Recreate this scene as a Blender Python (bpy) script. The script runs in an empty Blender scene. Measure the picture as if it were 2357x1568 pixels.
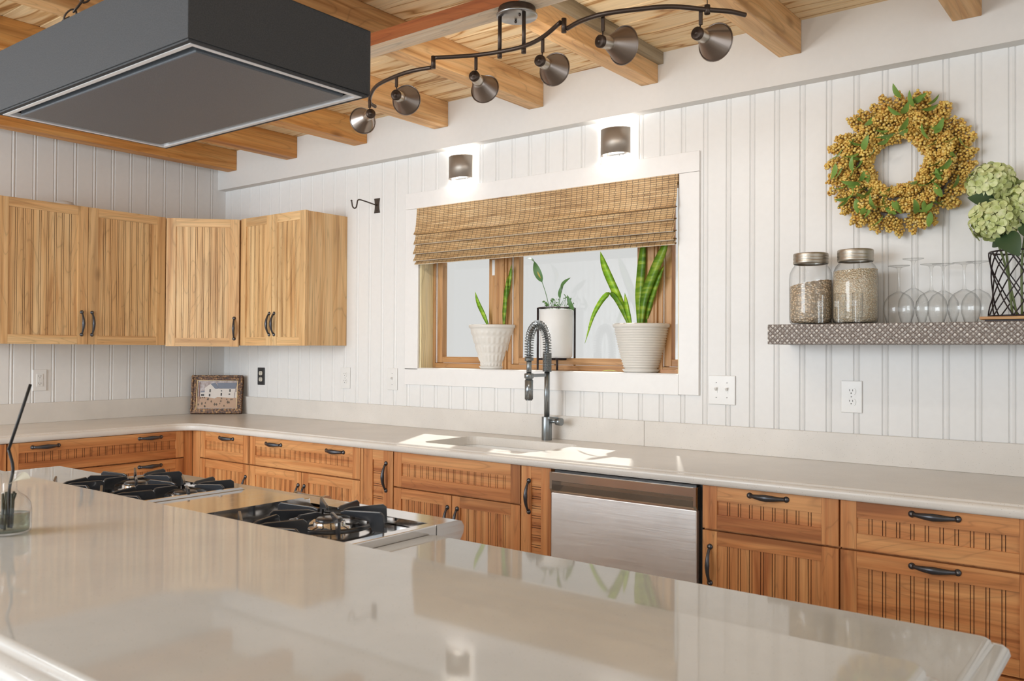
import bpy, bmesh, math, random
from mathutils import Vector, Matrix, Quaternion
random.seed(7)
PI = math.pi
SC = bpy.context.scene
COL = SC.collection

# ------------------------------------------------------------------ camera
cam_d = bpy.data.cameras.new('camera')
cam = bpy.data.objects.new('camera', cam_d); COL.objects.link(cam)
cam_d.sensor_width = 36.0
cam_d.lens = 1981.86 * 36.0 / 2357.0
cam_d.clip_start = 0.02
yw, pt, rl = math.radians(37.7484), math.radians(0.6559), math.radians(0.3101)
fw = Vector((-math.sin(yw)*math.cos(pt), math.cos(yw)*math.cos(pt), math.sin(pt)))
rt0 = Vector((math.cos(yw), math.sin(yw), 0)); up0 = rt0.cross(fw)
rt = rt0*math.cos(rl) + up0*math.sin(rl); up = -rt0*math.sin(rl) + up0*math.cos(rl)
M = Matrix.Identity(4)
for i in range(3):
    M[i][0] = rt[i]; M[i][1] = up[i]; M[i][2] = -fw[i]
M.translation = Vector((4.918, -3.2897, 1.3217))
cam.matrix_world = M
cam_d.dof.use_dof = True; cam_d.dof.focus_distance = 3.6; cam_d.dof.aperture_fstop = 10.0
SC.camera = cam

# ------------------------------------------------------------------ world, sun, exposure
SC.view_settings.view_transform = 'Standard'
SC.view_settings.look = 'None'
SC.view_settings.exposure = -0.09
SC.view_settings.gamma = 1.0
SC.view_settings.use_curve_mapping = False
w = bpy.data.worlds.new('overcast_sky'); SC.world = w; w.use_nodes = True
bg = w.node_tree.nodes['Background']
bg.inputs[0].default_value = (1.0, 0.99, 0.97, 1); bg.inputs[1].default_value = 0.76
SC.cycles.transparent_max_bounces = 32
sd = bpy.data.lights.new('sun', 'SUN'); sd.energy = 5.5; sd.angle = math.radians(1.2); sd.color = (1, .97, .9)
sun = bpy.data.objects.new('sun', sd); COL.objects.link(sun)
sun.rotation_euler = Vector((0.33, -0.62, -0.85)).to_track_quat('-Z', 'Y').to_euler()

def area(name, loc, target, sx, sy, power, color):
    d = bpy.data.lights.new(name, 'AREA'); d.shape = 'RECTANGLE'; d.size = sx; d.size_y = sy
    d.energy = power; d.color = color
    o = bpy.data.objects.new(name, d); COL.objects.link(o); o.location = loc
    o.rotation_euler = (Vector(target)-Vector(loc)).to_track_quat('-Z', 'Y').to_euler()
    return o
# added soft fill lights, out of view behind and beside the camera
area('fill_behind', (4.2, -6.4, 1.7), (2.2, 0, 1.3), 3.6, 2.0, 30, (.92, .97, 1.0))
area('fill_right', (6.9, -2.6, 1.6), (1.0, -1.0, 1.2), 2.4, 1.8, 12, (.93, .97, 1.0))
area('fill_left', (1.3, -6.3, 1.7), (.6, 0, 1.5), 2.6, 2.0, 205, (.84, .93, 1.0))
# added downward fill, unseen at the camera's left, to brighten the counter tops
area('fill_overhead', (2.3, -4.3, 2.40), (2.3, -4.3, 0), 1.6, 1.6, 46, (.88, .95, 1.0))

# ------------------------------------------------------------------ material helpers
def newmat(name):
    m = bpy.data.materials.new(name); m.use_nodes = True
    nt = m.node_tree; b = nt.nodes['Principled BSDF']
    return m, nt, b
def N(nt, t, **kw):
    n = nt.nodes.new(t)
    for k, v in kw.items(): setattr(n, k, v)
    return n
def L(nt, a, b): nt.links.new(a, b)
def ramp(nt, stops, fac=None, interp='LINEAR'):
    r = N(nt, 'ShaderNodeValToRGB'); cr = r.color_ramp; cr.interpolation = interp
    while len(cr.elements) < len(stops): cr.elements.new(0.5)
    for e, (p, c) in zip(cr.elements, stops):
        e.position = p; e.color = (c[0], c[1], c[2], 1) if not isinstance(c, (int, float)) else (c, c, c, 1)
    if fac is not None: L(nt, fac, r.inputs[0])
    return r
def mixc(nt, fac, a, b, mode='MIX'):
    m = N(nt, 'ShaderNodeMix', data_type='RGBA', blend_type=mode)
    for sock, v in ((m.inputs[0], fac), (m.inputs[6], a), (m.inputs[7], b)):
        if isinstance(v, (int, float)): sock.default_value = v
        elif isinstance(v, (tuple, list)): sock.default_value = (v[0], v[1], v[2], 1)
        else: L(nt, v, sock)
    return m.outputs[2]
def math_(nt, op, a, b=None, c=None):
    m = N(nt, 'ShaderNodeMath', operation=op)
    for s, v in zip(m.inputs, (a, b, c)):
        if v is None: continue
        if isinstance(v, (int, float)): s.default_value = v
        else: L(nt, v, s)
    return m.outputs[0]
def pos(nt, scale=(1, 1, 1), rand=0.0, obj=False):
    if obj:
        src = N(nt, 'ShaderNodeTexCoord').outputs['Object']
    else:
        src = N(nt, 'ShaderNodeNewGeometry').outputs['Position']
    mp = N(nt, 'ShaderNodeMapping'); mp.inputs['Scale'].default_value = scale
    L(nt, src, mp.inputs[0]); out = mp.outputs[0]
    if rand:
        oi = N(nt, 'ShaderNodeObjectInfo'); a = N(nt, 'ShaderNodeVectorMath', operation='MULTIPLY')
        cx = N(nt, 'ShaderNodeCombineXYZ')
        for i in range(3): L(nt, math_(nt, 'MULTIPLY', oi.outputs['Random'], rand*(1+i*1.7)), cx.inputs[i])
        ad = N(nt, 'ShaderNodeVectorMath', operation='ADD'); L(nt, out, ad.inputs[0]); L(nt, cx.outputs[0], ad.inputs[1])
        out = ad.outputs[0]
    return out
def noise(nt, vec, scale=1, detail=4, rough=.55, dist=0.0):
    n = N(nt, 'ShaderNodeTexNoise'); n.inputs['Scale'].default_value = scale
    n.inputs['Detail'].default_value = detail; n.inputs['Roughness'].default_value = rough
    n.inputs['Distortion'].default_value = dist; L(nt, vec, n.inputs['Vector'])
    return n.outputs['Fac']
def bump(nt, b, h, strength=.3, dist=.002):
    n = N(nt, 'ShaderNodeBump'); n.inputs['Strength'].default_value = strength
    n.inputs['Distance'].default_value = dist; L(nt, h, n.inputs['Height']); L(nt, n.outputs[0], b.inputs['Normal'])

def plain(name, col, rough=.5, metal=0.0, spec=.5, coat=0.0, emit=None, es=0.0, bumpy=None):
    m, nt, b = newmat(name)
    b.inputs['Roughness'].default_value = rough; b.inputs['Metallic'].default_value = metal
    b.inputs['Specular IOR Level'].default_value = spec; b.inputs['Coat Weight'].default_value = coat
    v = pos(nt, (1, 1, 1)); n = noise(nt, v, 35, 3)
    r = ramp(nt, [(.3, [c*.985 for c in col]), (.7, [min(1, c*1.01) for c in col])], n)
    L(nt, r.outputs[0], b.inputs['Base Color'])
    if emit: b.inputs['Emission Color'].default_value = (*emit, 1); b.inputs['Emission Strength'].default_value = es
    if bumpy: bump(nt, b, noise(nt, v, bumpy[0], 3), bumpy[1], bumpy[2])
    return m

def wood(name, dark, base, light, grain, rough=.42, s=1.0, knots=.5, rand=4.0, stain=None):
    """grain: axis set along which the fibre runs, e.g. 'z', 'xy', 'y', 'x'"""
    m, nt, b = newmat(name)
    def sc(lo, hi): return tuple(lo if a in grain else hi for a in 'xyz')
    lo = 1.1*s; hi = 16*s
    v = pos(nt, sc(lo, hi), rand)
    big = noise(nt, v, 1.0, 3, .5, 1.2)
    vf = pos(nt, sc(3*s, 120*s), rand); fine = noise(nt, vf, 1.0, 4, .6, .3)
    vw = pos(nt, sc(.9*s, 7*s), rand)
    wv = N(nt, 'ShaderNodeTexNoise'); wv.inputs['Scale'].default_value = 1.0; wv.inputs['Detail'].default_value = 2
    wv.inputs['Distortion'].default_value = .8; L(nt, vw, wv.inputs['Vector'])
    rings = math_(nt, 'ABSOLUTE', math_(nt, 'SINE', math_(nt, 'MULTIPLY', wv.outputs['Fac'], 42.0)))
    r1 = ramp(nt, [(.28, dark), (.45, base), (.68, light)], big)
    r2 = ramp(nt, [(.30, .80), (.6, 1.0), (.8, 1.06)], fine)
    c = mixc(nt, 1.0, r1.outputs[0], r2.outputs[0], 'MULTIPLY')
    r3 = ramp(nt, [(0.0, .60), (.25, .94), (1, 1.03)], rings)
    c = mixc(nt, .55, c, mixc(nt, 1.0, c, r3.outputs[0], 'MULTIPLY'))
    # heartwood streaks
    st = noise(nt, pos(nt, sc(.55*s, 9*s), rand*1.3), 1.0, 2, .5, .6)
    rs = ramp(nt, [(.60, 0.0), (.70, knots)], st)
    c = mixc(nt, rs.outputs[0], c, [d*.62 for d in (stain or dark)])
    vo = N(nt, 'ShaderNodeTexVoronoi'); vo.inputs['Scale'].default_value = 1.0
    L(nt, pos(nt, sc(2.0*s, 4.2*s), rand*2), vo.inputs['Vector'])
    kr = ramp(nt, [(.02, knots), (.10, 0.0)], vo.outputs['Distance'])
    c = mixc(nt, kr.outputs[0], c, [d*.35 for d in (stain or dark)])
    L(nt, c, b.inputs['Base Color'])
    b.inputs['Roughness'].default_value = rough; b.inputs['Specular IOR Level'].default_value = .4
    bump(nt, b, fine, .12, .001)
    return m

UD, UB, UL = (.55, .29, .115), (.75, .465, .215), (.83, .575, .30)
wu_v = wood('upper_cabinet_wood_upright', UD, UB, UL, 'z'); wu_h = wood('upper_cabinet_wood_level', UD, UB, UL, 'xy')
wu_g = plain('upper_groove_stain', (.27, .13, .05), .6)
BD, BB, BL_ = (.37, .12, .037), (.57, .23, .078), (.70, .345, .135)
wb_v = wood('base_cabinet_wood_upright', BD, BB, BL_, 'z', knots=.7); wb_h = wood('base_cabinet_wood_level', BD, BB, BL_, 'xy', knots=.7)
wb_g = plain('base_groove_stain', (.13, .04, .015), .6)
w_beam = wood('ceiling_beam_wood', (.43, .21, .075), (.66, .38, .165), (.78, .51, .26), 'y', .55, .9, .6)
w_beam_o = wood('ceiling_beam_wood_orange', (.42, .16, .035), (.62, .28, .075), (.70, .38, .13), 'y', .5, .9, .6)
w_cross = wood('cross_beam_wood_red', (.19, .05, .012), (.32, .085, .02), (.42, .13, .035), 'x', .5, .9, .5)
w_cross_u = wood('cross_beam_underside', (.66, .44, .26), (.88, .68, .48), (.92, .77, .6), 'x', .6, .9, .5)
w_grey = wood('grey_batten_wood', (.20, .155, .095), (.33, .27, .18), (.42, .36, .26), 'y', .7, .9, .3)
w_win = wood('window_frame_wood', (.36, .165, .06), (.50, .26, .10), (.62, .36, .17), 'z', .45, 1, .4)
w_winh = wood('window_frame_wood_level', (.36, .165, .06), (.50, .26, .10), (.62, .36, .17), 'x', .45, 1, .4)
w_pine = wood('pine_jamb_wood', (.66, .48, .22), (.84, .70, .40), (.88, .76, .50), 'z', .5, 1, .35)
w_coast = wood('coaster_wood', (.25, .09, .03), (.42, .18, .06), (.62, .36, .15), 'x', .4, 2, .5)

def plank_mat():
    m, nt, b = newmat('ceiling_plank_wood')
    g = N(nt, 'ShaderNodeNewGeometry'); sx = N(nt, 'ShaderNodeSeparateXYZ'); L(nt, g.outputs['Position'], sx.inputs[0])
    idx = math_(nt, 'FLOOR', math_(nt, 'DIVIDE', sx.outputs['Y'], .135))
    wn = N(nt, 'ShaderNodeTexWhiteNoise', noise_dimensions='1D'); L(nt, idx, wn.inputs['W'])
    cx = N(nt, 'ShaderNodeCombineXYZ')
    L(nt, math_(nt, 'ADD', math_(nt, 'MULTIPLY', sx.outputs['X'], .75), math_(nt, 'MULTIPLY', wn.outputs['Value'], 31)), cx.inputs[0])
    L(nt, math_(nt, 'MULTIPLY', sx.outputs['Y'], 8.0), cx.inputs[1]); L(nt, idx, cx.inputs[2])
    n1 = N(nt, 'ShaderNodeTexNoise'); n1.inputs['Scale'].default_value = 1.0; n1.inputs['Detail'].default_value = 2; n1.inputs['Distortion'].default_value = .7
    L(nt, cx.outputs[0], n1.inputs['Vector'])
    rings = math_(nt, 'ABSOLUTE', math_(nt, 'SINE', math_(nt, 'MULTIPLY', n1.outputs['Fac'], 21.0)))
    c1 = ramp(nt, [(0, (.40, .20, .07)), (.22, (.68, .43, .20)), (.5, (.88, .67, .40)), (1, (.92, .74, .48))], rings)
    tone = ramp(nt, [(0, (.80, .74, .66)), (.5, (1, .98, .95)), (1, (1.08, 1.03, .98))], wn.outputs['Value'])
    c = mixc(nt, 1.0, c1.outputs[0], tone.outputs[0], 'MULTIPLY')
    fine = noise(nt, pos(nt, (4, 160, 20)), 1, 3)
    r2 = ramp(nt, [(.3, .86), (.65, 1.03)], fine); c = mixc(nt, 1.0, c, r2.outputs[0], 'MULTIPLY')
    L(nt, c, b.inputs['Base Color']); b.inputs['Roughness'].default_value = .55
    return m
m_plank = plank_mat()
m_wall = plain('white_wall_paint', (.79, .785, .775), .42, spec=.35)
m_trimp = plain('white_trim_paint', (.82, .81, .80), .38)
m_isl = plain('island_white_paint', (.70, .68, .65), .5)
m_soffit = plain('soffit_paint', (.71, .695, .675), .6, bumpy=(18, .12, .003))
m_floor = wood('floor_wood', (.42, .41, .39), (.55, .54, .52), (.62, .61, .58), 'x', .5)

def stone(name, base, rough, speck, coat=0.0):
    m, nt, b = newmat(name)
    v = pos(nt)
    n = noise(nt, v, 4, 5, .6); c = ramp(nt, [(.3, [x*.92 for x in base]), (.7, [min(1, x*1.05) for x in base])], n).outputs[0]
    vo = N(nt, 'ShaderNodeTexVoronoi'); vo.inputs['Scale'].default_value = 210; L(nt, v, vo.inputs['Vector'])
    gate = ramp(nt, [(.78, 0.0), (.82, 1.0)], N_sep(nt, vo.outputs['Color']))
    dot = ramp(nt, [(.10, speck), (.22, 0.0)], vo.outputs['Distance'])
    c = mixc(nt, math_(nt, 'MULTIPLY', gate.outputs[0], dot.outputs[0]), c, (.24, .19, .15))
    vo2 = N(nt, 'ShaderNodeTexVoronoi'); vo2.inputs['Scale'].default_value = 420; L(nt, v, vo2.inputs['Vector'])
    d2 = ramp(nt, [(.12, speck*.6), (.3, 0.0)], vo2.outputs['Distance'])
    c = mixc(nt, math_(nt, 'MULTIPLY', d2.outputs[0], .4), c, (.5, .44, .38))
    L(nt, c, b.inputs['Base Color']); b.inputs['Roughness'].default_value = rough
    b.inputs['Specular IOR Level'].default_value = .5; b.inputs['Coat Weight'].default_value = coat; b.inputs['Coat Roughness'].default_value = .03
    return m
def N_sep(nt, col):
    s = N(nt, 'ShaderNodeSeparateColor'); L(nt, col, s.inputs[0]); return s.outputs[0]
m_stone = stone('cream_quartz', (.72, .685, .64), .30, .75)
m_island = stone('island_quartz_polished', (.56, .565, .56), .045, .35)
m_island.node_tree.nodes['Principled BSDF'].inputs['Specular IOR Level'].default_value = .40
m_sink = plain('white_composite', (.82, .81, .79), .3)

def brushed(name, col, rough, axis, amt=.08, spots=False):
    m, nt, b = newmat(name)
    sc = tuple(4 if a in axis else 260 for a in 'xyz')
    n = noise(nt, pos(nt, sc), 1, 3)
    r = ramp(nt, [(.3, max(.02, rough-amt)), (.7, rough+amt)], n); L(nt, r.outputs[0], b.inputs['Roughness'])
    n2 = noise(nt, pos(nt, (6, 6, 6)), 1, 3)
    c = ramp(nt, [(.3, [x*.9 for x in col]), (.7, col)], n2); L(nt, c.outputs[0], b.inputs['Base Color'])
    b.inputs['Metallic'].default_value = 1.0
    return m
m_steel = brushed('brushed_stainless', (.86, .86, .86), .42, 'x', .05)
m_steel_s = brushed('polished_stainless', (.74, .72, .71), .12, 'y', .04)
m_alu = plain('brushed_aluminium_rim', (.85, .85, .87), .45, .1)
m_black = plain('black_gap', (.006, .006, .007), .5)
m_iron = plain('cast_iron_enamel', (.022, .025, .032), .28, 0, .6, .3)
m_pull = plain('antique_pewter', (.085, .088, .10), .34, .8)
m_screw = plain('screw_head', (.30, .30, .31), .35, .9)
m_bronze = plain('oil_rubbed_bronze', (.085, .062, .05), .38, .75)
m_shade = plain('brushed_bronze_cone', (.36, .31, .28), .30, .95)
m_sock = plain('brushed_nickel_socket', (.60, .55, .49), .28, .95)
m_canopy = plain('satin_nickel_plate', (.42, .42, .42), .3, .9)
m_sconce = plain('sconce_bronze', (.33, .29, .25), .42, .6)
m_wiron = plain('wrought_iron', (.075, .058, .048), .5, .4, bumpy=(120, .4, .001))
m_plate = plain('white_plastic', (.78, .775, .76), .3)
m_plate_k = plain('black_plastic', (.03, .031, .033), .35)
m_slot = plain('socket_slot', (.03, .028, .026), .6)
m_ivory = plain('ivory_plastic', (.62, .58, .50), .35)
m_faucet = plain('faucet_gunmetal', (.26, .285, .30), .3, .9)
m_blackwire = plain('black_wire', (.025, .016, .018), .4, .3)
m_lid = brushed('zinc_lid', (.46, .42, .36), .38, 'z', .08)
m_detect = plain('detector_plastic', (.60, .57, .54), .4)
m_bulb = plain('warm_bulb', (1, .9, .7), .5, emit=(1.0, .86, .66), es=6.0)
m_pot = plain('glazed_white_pot', (.74, .71, .66), .45)
m_potw = plain('matte_white_planter', (.80, .80, .79), .5)
m_soil = plain('potting_soil', (.06, .04, .03), .9, bumpy=(80, 1, .01))

def hoodmat(name, col, rough, bs):
    m, nt, b = newmat(name); v = pos(nt)
    n = noise(nt, v, 420, 2); c = ramp(nt, [(.3, [x*.85 for x in col]), (.7, [x*1.2 for x in col])], n)
    L(nt, c.outputs[0], b.inputs['Base Color']); b.inputs['Roughness'].default_value = rough
    bump(nt, b, n, bs, .001); b.inputs['Specular IOR Level'].default_value = .16 if rough > .5 else .35
    return m
m_hood = hoodmat('charcoal_powder_coat', (.060, .062, .066), .65, .25)
m_hoodp = hoodmat('dark_filter_panel', (.118, .136, .158), .36, .35)

def thin_glass(name, tint=(.97, .98, .98), refl=1.0, rough=.0):
    m = bpy.data.materials.new(name); m.use_nodes = True; nt = m.node_tree; nt.nodes.clear()
    o = N(nt, 'ShaderNodeOutputMaterial'); t = N(nt, 'ShaderNodeBsdfTransparent'); g = N(nt, 'ShaderNodeBsdfGlossy')
    g.inputs['Roughness'].default_value = rough
    f = N(nt, 'ShaderNodeLayerWeight'); f.inputs['Blend'].default_value = .5
    er = ramp(nt, [(.45, tint), (.80, [c*.80 for c in tint]), (.97, [c*.42 for c in tint])], f.outputs['Facing']); L(nt, er.outputs[0], t.inputs[0])
    fr = math_(nt, 'MULTIPLY_ADD', math_(nt, 'POWER', f.outputs['Facing'], 4.0), .75, .045)
    mx = N(nt, 'ShaderNodeMixShader'); L(nt, math_(nt, 'MULTIPLY', fr, refl), mx.inputs[0])
    L(nt, t.outputs[0], mx.inputs[1]); L(nt, g.outputs[0], mx.inputs[2]); L(nt, mx.outputs[0], o.inputs[0])
    return m
m_glass = thin_glass('clear_glass', (.98, .982, .98), 1.0)
m_pane = thin_glass('window_glass', (.98, .99, .99), .6)
m_water = thin_glass('vase_water', (.62, .66, .60), 1.0)

# ------------------------------------------------------------------ mesh builder
class MB:
    def __init__(s): s.v = []; s.f = []; s.m = []; s.sm = []
    def add(s, vs, fs, mi=0, smooth=False, X=None):
        o = len(s.v)
        for p in vs:
            p = Vector(p); s.v.append(X @ p if X else p)
        for f in fs: s.f.append([i+o for i in f]); s.m.append(mi); s.sm.append(smooth)
        return s
    def box(s, x0, x1, y0, y1, z0, z1, mi=0, X=None):
        vs = [(x0,y0,z0),(x1,y0,z0),(x1,y1,z0),(x0,y1,z0),(x0,y0,z1),(x1,y0,z1),(x1,y1,z1),(x0,y1,z1)]
        return s.add(vs, [(0,3,2,1),(4,5,6,7),(0,1,5,4),(1,2,6,5),(2,3,7,6),(3,0,4,7)], mi, False, X)
    def tube(s, pts, r, seg=10, mi=0, flat=1.0, X=None, closed=False):
        pts = [Vector(p) for p in pts]; n = len(pts); rs = r if isinstance(r, (list, tuple)) else [r]*n
        vs = []; ref = None
        for i, p in enumerate(pts):
            if closed: t = (pts[(i+1) % n]-pts[i-1]).normalized()
            else: t = (pts[min(i+1, n-1)]-pts[max(i-1, 0)]).normalized()
            if ref is None:
                ref = Vector((0, 0, 1)) if abs(t.z) < .9 else Vector((1, 0, 0))
            ref = (ref - t*ref.dot(t)).normalized(); b = t.cross(ref)
            for k in range(seg):
                a = 2*PI*k/seg; vs.append(p + ref*math.cos(a)*rs[i]*flat + b*math.sin(a)*rs[i])
        fs = []
        for i in range(n if closed else n-1):
            for k in range(seg):
                j = (i+1) % n
                fs.append((i*seg+k, i*seg+(k+1) % seg, j*seg+(k+1) % seg, j*seg+k))
        s.add(vs, fs, mi, True, X)
        if not closed:
            s.add(vs[:seg], [tuple(range(seg-1, -1, -1))], mi, False, X); s.add(vs[-seg:], [tuple(range(seg))], mi, False, X)
        return s
    def lathe(s, prof, seg=32, mi=0, X=None, smooth=True, a0=0, a1=2*PI):
        full = abs(a1-a0-2*PI) < 1e-6; n = seg if full else seg+1; vs = []
        for (r, z) in prof:
            for k in range(n):
                a = a0+(a1-a0)*k/seg; vs.append((r*math.cos(a), r*math.sin(a), z))
        fs = []
        for i in range(len(prof)-1):
            for k in range(seg):
                k2 = (k+1) % n if full else k+1
                fs.append((i*n+k, i*n+k2, (i+1)*n+k2, (i+1)*n+k))
        return s.add(vs, fs, mi, smooth, X)
    def prism(s, poly, d0, d1, mi=0, X=None, smooth=False):
        """poly in (x,z); extruded along y from d0 to d1"""
        n = len(poly); vs = [(p[0], d0, p[1]) for p in poly]+[(p[0], d1, p[1]) for p in poly]
        fs = [tuple(range(n)), tuple(range(2*n-1, n-1, -1))]
        s.add(vs, fs, mi, False, X)
        return s.add(vs, [(i, i+n, (i+1) % n+n, (i+1) % n) for i in range(n)], mi, smooth, X)
    def strip(s, prof, A, B, mi=0, X=None, smooth=False):
        """open profile list of 3D offsets swept from A to B"""
        A, B = Vector(A), Vector(B); n = len(prof)
        vs = [A+Vector(p) for p in prof]+[B+Vector(p) for p in prof]
        return s.add(vs, [(i, i+1, i+1+n, i+n) for i in range(n-1)], mi, smooth, X)
    def sphere(s, c, r, seg=12, ring=8, mi=0, sz=1.0, X=None):
        prof = [(max(1e-5, r*math.sin(PI*i/ring)), -r*sz*math.cos(PI*i/ring)) for i in range(ring+1)]
        T = Matrix.Translation(Vector(c)); T = X @ T if X else T
        return s.lathe(prof, seg, mi, T)
    def build(s, name, mats, parent=None, bevel=0.0, fix=True):
        me = bpy.data.meshes.new(name)
        off = Vector(parent['_o']) if parent is not None else Vector((0, 0, 0))
        me.from_pydata([tuple(v-off) for v in s.v], [], s.f)
        for mt in (mats if isinstance(mats, (list, tuple)) else [mats]): me.materials.append(mt)
        me.polygons.foreach_set('material_index', s.m); me.polygons.foreach_set('use_smooth', s.sm)
        bm = bmesh.new(); bm.from_mesh(me)
        bmesh.ops.remove_doubles(bm, verts=bm.verts, dist=1e-5)
        if fix: bmesh.ops.recalc_face_normals(bm, faces=bm.faces)
        bm.to_mesh(me); bm.free()
        o = bpy.data.objects.new(name, me); COL.objects.link(o)
        if parent is not None: o.parent = parent; o['_o'] = tuple(off)
        if bevel:
            b = o.modifiers.new('bevel', 'BEVEL'); b.width = bevel; b.segments = 2; b.limit_method = 'ANGLE'; b.angle_limit = .7
        return o
def tag(o, label, cat, group=None):
    o['label'] = label; o['category'] = cat
    if group: o['group'] = group
    return o
def struct(o): o['kind'] = 'structure'; return o
def thing(name, loc, label, cat, group=None):
    o = bpy.data.objects.new(name, None); COL.objects.link(o); o.location = loc; o['_o'] = tuple(loc)
    o.empty_display_size = .05
    return tag(o, label, cat, group)
def copy_tree(o, parent=None):
    c = o.copy(); COL.objects.link(c)
    if parent is not None: c.parent = parent
    for ch in list(o.children): copy_tree(ch, c)
    return c
def XF(loc, rz=0, rx=0, ry=0, sc=1.0):
    return Matrix.Translation(Vector(loc)) @ Matrix.Rotation(rz, 4, 'Z') @ Matrix.Rotation(ry, 4, 'Y') @ Matrix.Rotation(rx, 4, 'X') @ Matrix.Scale(sc, 4)
def aim(loc, d):
    return Matrix.Translation(Vector(loc)) @ Vector(d).to_track_quat('Z', 'Y').to_matrix().to_4x4()
def frame_(o, u, n):
    """matrix: local x -> u, local y -> n (outward), local z -> z"""
    u = Vector(u).normalized(); n = Vector(n).normalized(); M_ = Matrix.Identity(4)
    for i in range(3): M_[i][0] = u[i]; M_[i][1] = n[i]; M_[i][2] = (0, 0, 1)[i]
    M_.translation = Vector(o); return M_

# ------------------------------------------------------------------ room shell
ZC = 2.581; ZS = 2.347; ZCT = .914; ZBS = 1.022
b = MB(); b.box(-.2, 7.2, -6.5, .25, -.1, 0); struct(b.build('floor', m_floor))
# plank ceiling with V joints, boards running along the window wall
b = MB(); prof = []
y = -6.5
while y < .24:
    prof += [(0, y, ZC), (0, y+.003, ZC-.004), (0, y+.131, ZC-.004), (0, y+.134, ZC)]; y += .135
prof += [(0, y, ZC)]
b.strip(prof, (-.2, 0, 0), (7.2, 0, 0))
b.box(-.2, 7.2, -6.5, .25, ZC+.002, ZC+.1)
struct(b.build('ceiling', m_plank))

WX0, WX1, WZ0, WZ1 = 1.752, 3.262, 1.224, 2.072
def bead_profile(x0, x1, phase, pitch):
    """list of (x, depth) with a bead between two V grooves at every pitch"""
    out = [(x0, 0)]; k = math.ceil((x0-phase)/pitch)
    while phase+k*pitch < x1:
        c = phase+k*pitch
        pr = [(-.0125, 0), (-.0095, .0045), (-.0065, .001), (0, -.0008), (.0065, .001), (.0095, .0045), (.0125, 0)]
        if c-.0125 > x0 and c+.0125 < x1: out += [(c+a, d) for a, d in pr]
        k += 1
    out.append((x1, 0)); return out
def beadboard_x(b, x0, x1, z0, z1, y=0.0):
    P_ = bead_profile(x0, x1, .067, .1003)
    b.strip([(x, y+d, 0) for x, d in P_], (0, 0, z0), (0, 0, z1))
b = MB()
beadboard_x(b, 0, WX0, 0, ZS+.01); beadboard_x(b, WX1, 7.2, 0, ZS+.01)
beadboard_x(b, WX0, WX1, 0, WZ0); beadboard_x(b, WX0, WX1, WZ1, ZS+.01)
for (x0, x1, z0, z1) in ((-.2, WX0, 0, ZC), (WX1, 7.2, 0, ZC), (WX0, WX1, 0, WZ0), (WX0, WX1, WZ1, ZC)):
    b.box(x0, x1, .006, .20, z0, z1)
struct(b.build('wall_back', m_wall, fix=False))
b = MB()
P_ = bead_profile(-6.5, 0, -.426, .1085)
b.strip([(-d, x, 0) for x, d in P_], (0, 0, 0), (0, 0, ZC))
b.box(-.2, -.006, -6.5, .006, 0, ZC)
struct(b.build('wall_left', m_wall, fix=False))
b = MB(); b.box(0, 7.2, -.0575, .02, ZS, ZC); struct(b.build('trim_1', m_soffit))
# flat board along the top of the beadboard
# window casing boards
b = MB()
b.box(1.657, 3.354, -.012, .002, WZ1-.004, 2.153)
struct(b.build('trim_2', m_trimp, bevel=.0015))
b = MB(); b.box(1.657, WX0, -.012, .002, 1.218, WZ1-.005); struct(b.build('trim_3', m_trimp, bevel=.0015))
b = MB(); b.box(WX1, 3.354, -.012, .002, 1.14, WZ1-.005); struct(b.build('trim_4', m_trimp, bevel=.0015))
b = MB(); b.box(1.657, WX1-.0005, -.012, .002, 1.138, WZ0); struct(b.build('trim_5', m_trimp, bevel=.0015))

# window: pine jamb liner, three casements, mullion posts
win = bpy.data.objects.new('window_1', None); COL.objects.link(win); win['_o'] = (2.5, .1, 1.224); win.location = (2.5, .1, 1.224); struct(win)
b = MB()
b.box(WX0, WX0+.010, .003, .095, WZ0, WZ1); b.box(WX1-.010, WX1, .003, .095, WZ0, WZ1)
b.box(WX0, WX1, .003, .095, WZ1-.01, WZ1)
b.build('window_jamb', w_pine, win)
b = MB(); b.box(WX0, WX1, .0, .20, WZ0-.012, WZ0+.003); b.build('window_sill', m_trimp, win)
def casement(x0, x1):
    b = MB()
    for (a0, a1) in ((x0, x0+.022), (x1-.022, x1)):
        b.box(a0, a1, .096, .165, WZ0+.003, WZ1)
    for (a0, a1) in ((x0+.024, x0+.058), (x1-.058, x1-.024)):
        b.box(a0, a1, .112, .150, WZ0+.03, WZ1-.03)
    b.build('casement_frame', w_win, win, bevel=.002)
    b = MB(); b.box(x0+.022, x1-.022, .096, .165, WZ0+.003, WZ0+.028); b.box(x0+.0585, x1-.0585, .112, .150, WZ0+.03, WZ0+.062)
    b.box(x0+.022, x1-.022, .096, .165, WZ1-.028, WZ1)
    b.build('casement_rail', w_winh, win, bevel=.002)
    b = MB()
    for xx in (x0+.0225, x1-.0255): b.box(xx, xx+.003, .104, .140, WZ0+.03, WZ1-.03)
    b.build('weather_strip', m_trimp, win)
    b = MB(); b.box(x0+.055, x1-.055, .130, .133, WZ0+.058, WZ1-.03); b.build('pane', m_pane, win)
casement(WX0+.003, 2.192); casement(2.268, 3.052); casement(3.108, WX1-.003)
for xa, xb in ((2.192, 2.268), (3.052, 3.108)):
    b = MB(); b.box(xa, xb, .085, .168, WZ0+.003, WZ1); b.box(xa+.012, xb-.012, .078, .086, WZ0+.003, WZ1)
    b.build('mullion_post', w_win, win, bevel=.002)
b = MB(); b.box(2.172, 2.192, .088, .097, 1.70, 1.78); b.box(3.026, 3.046, .088, .097, 1.70, 1.78); b.build('sash_lock', m_plate, win, bevel=.002)

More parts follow.
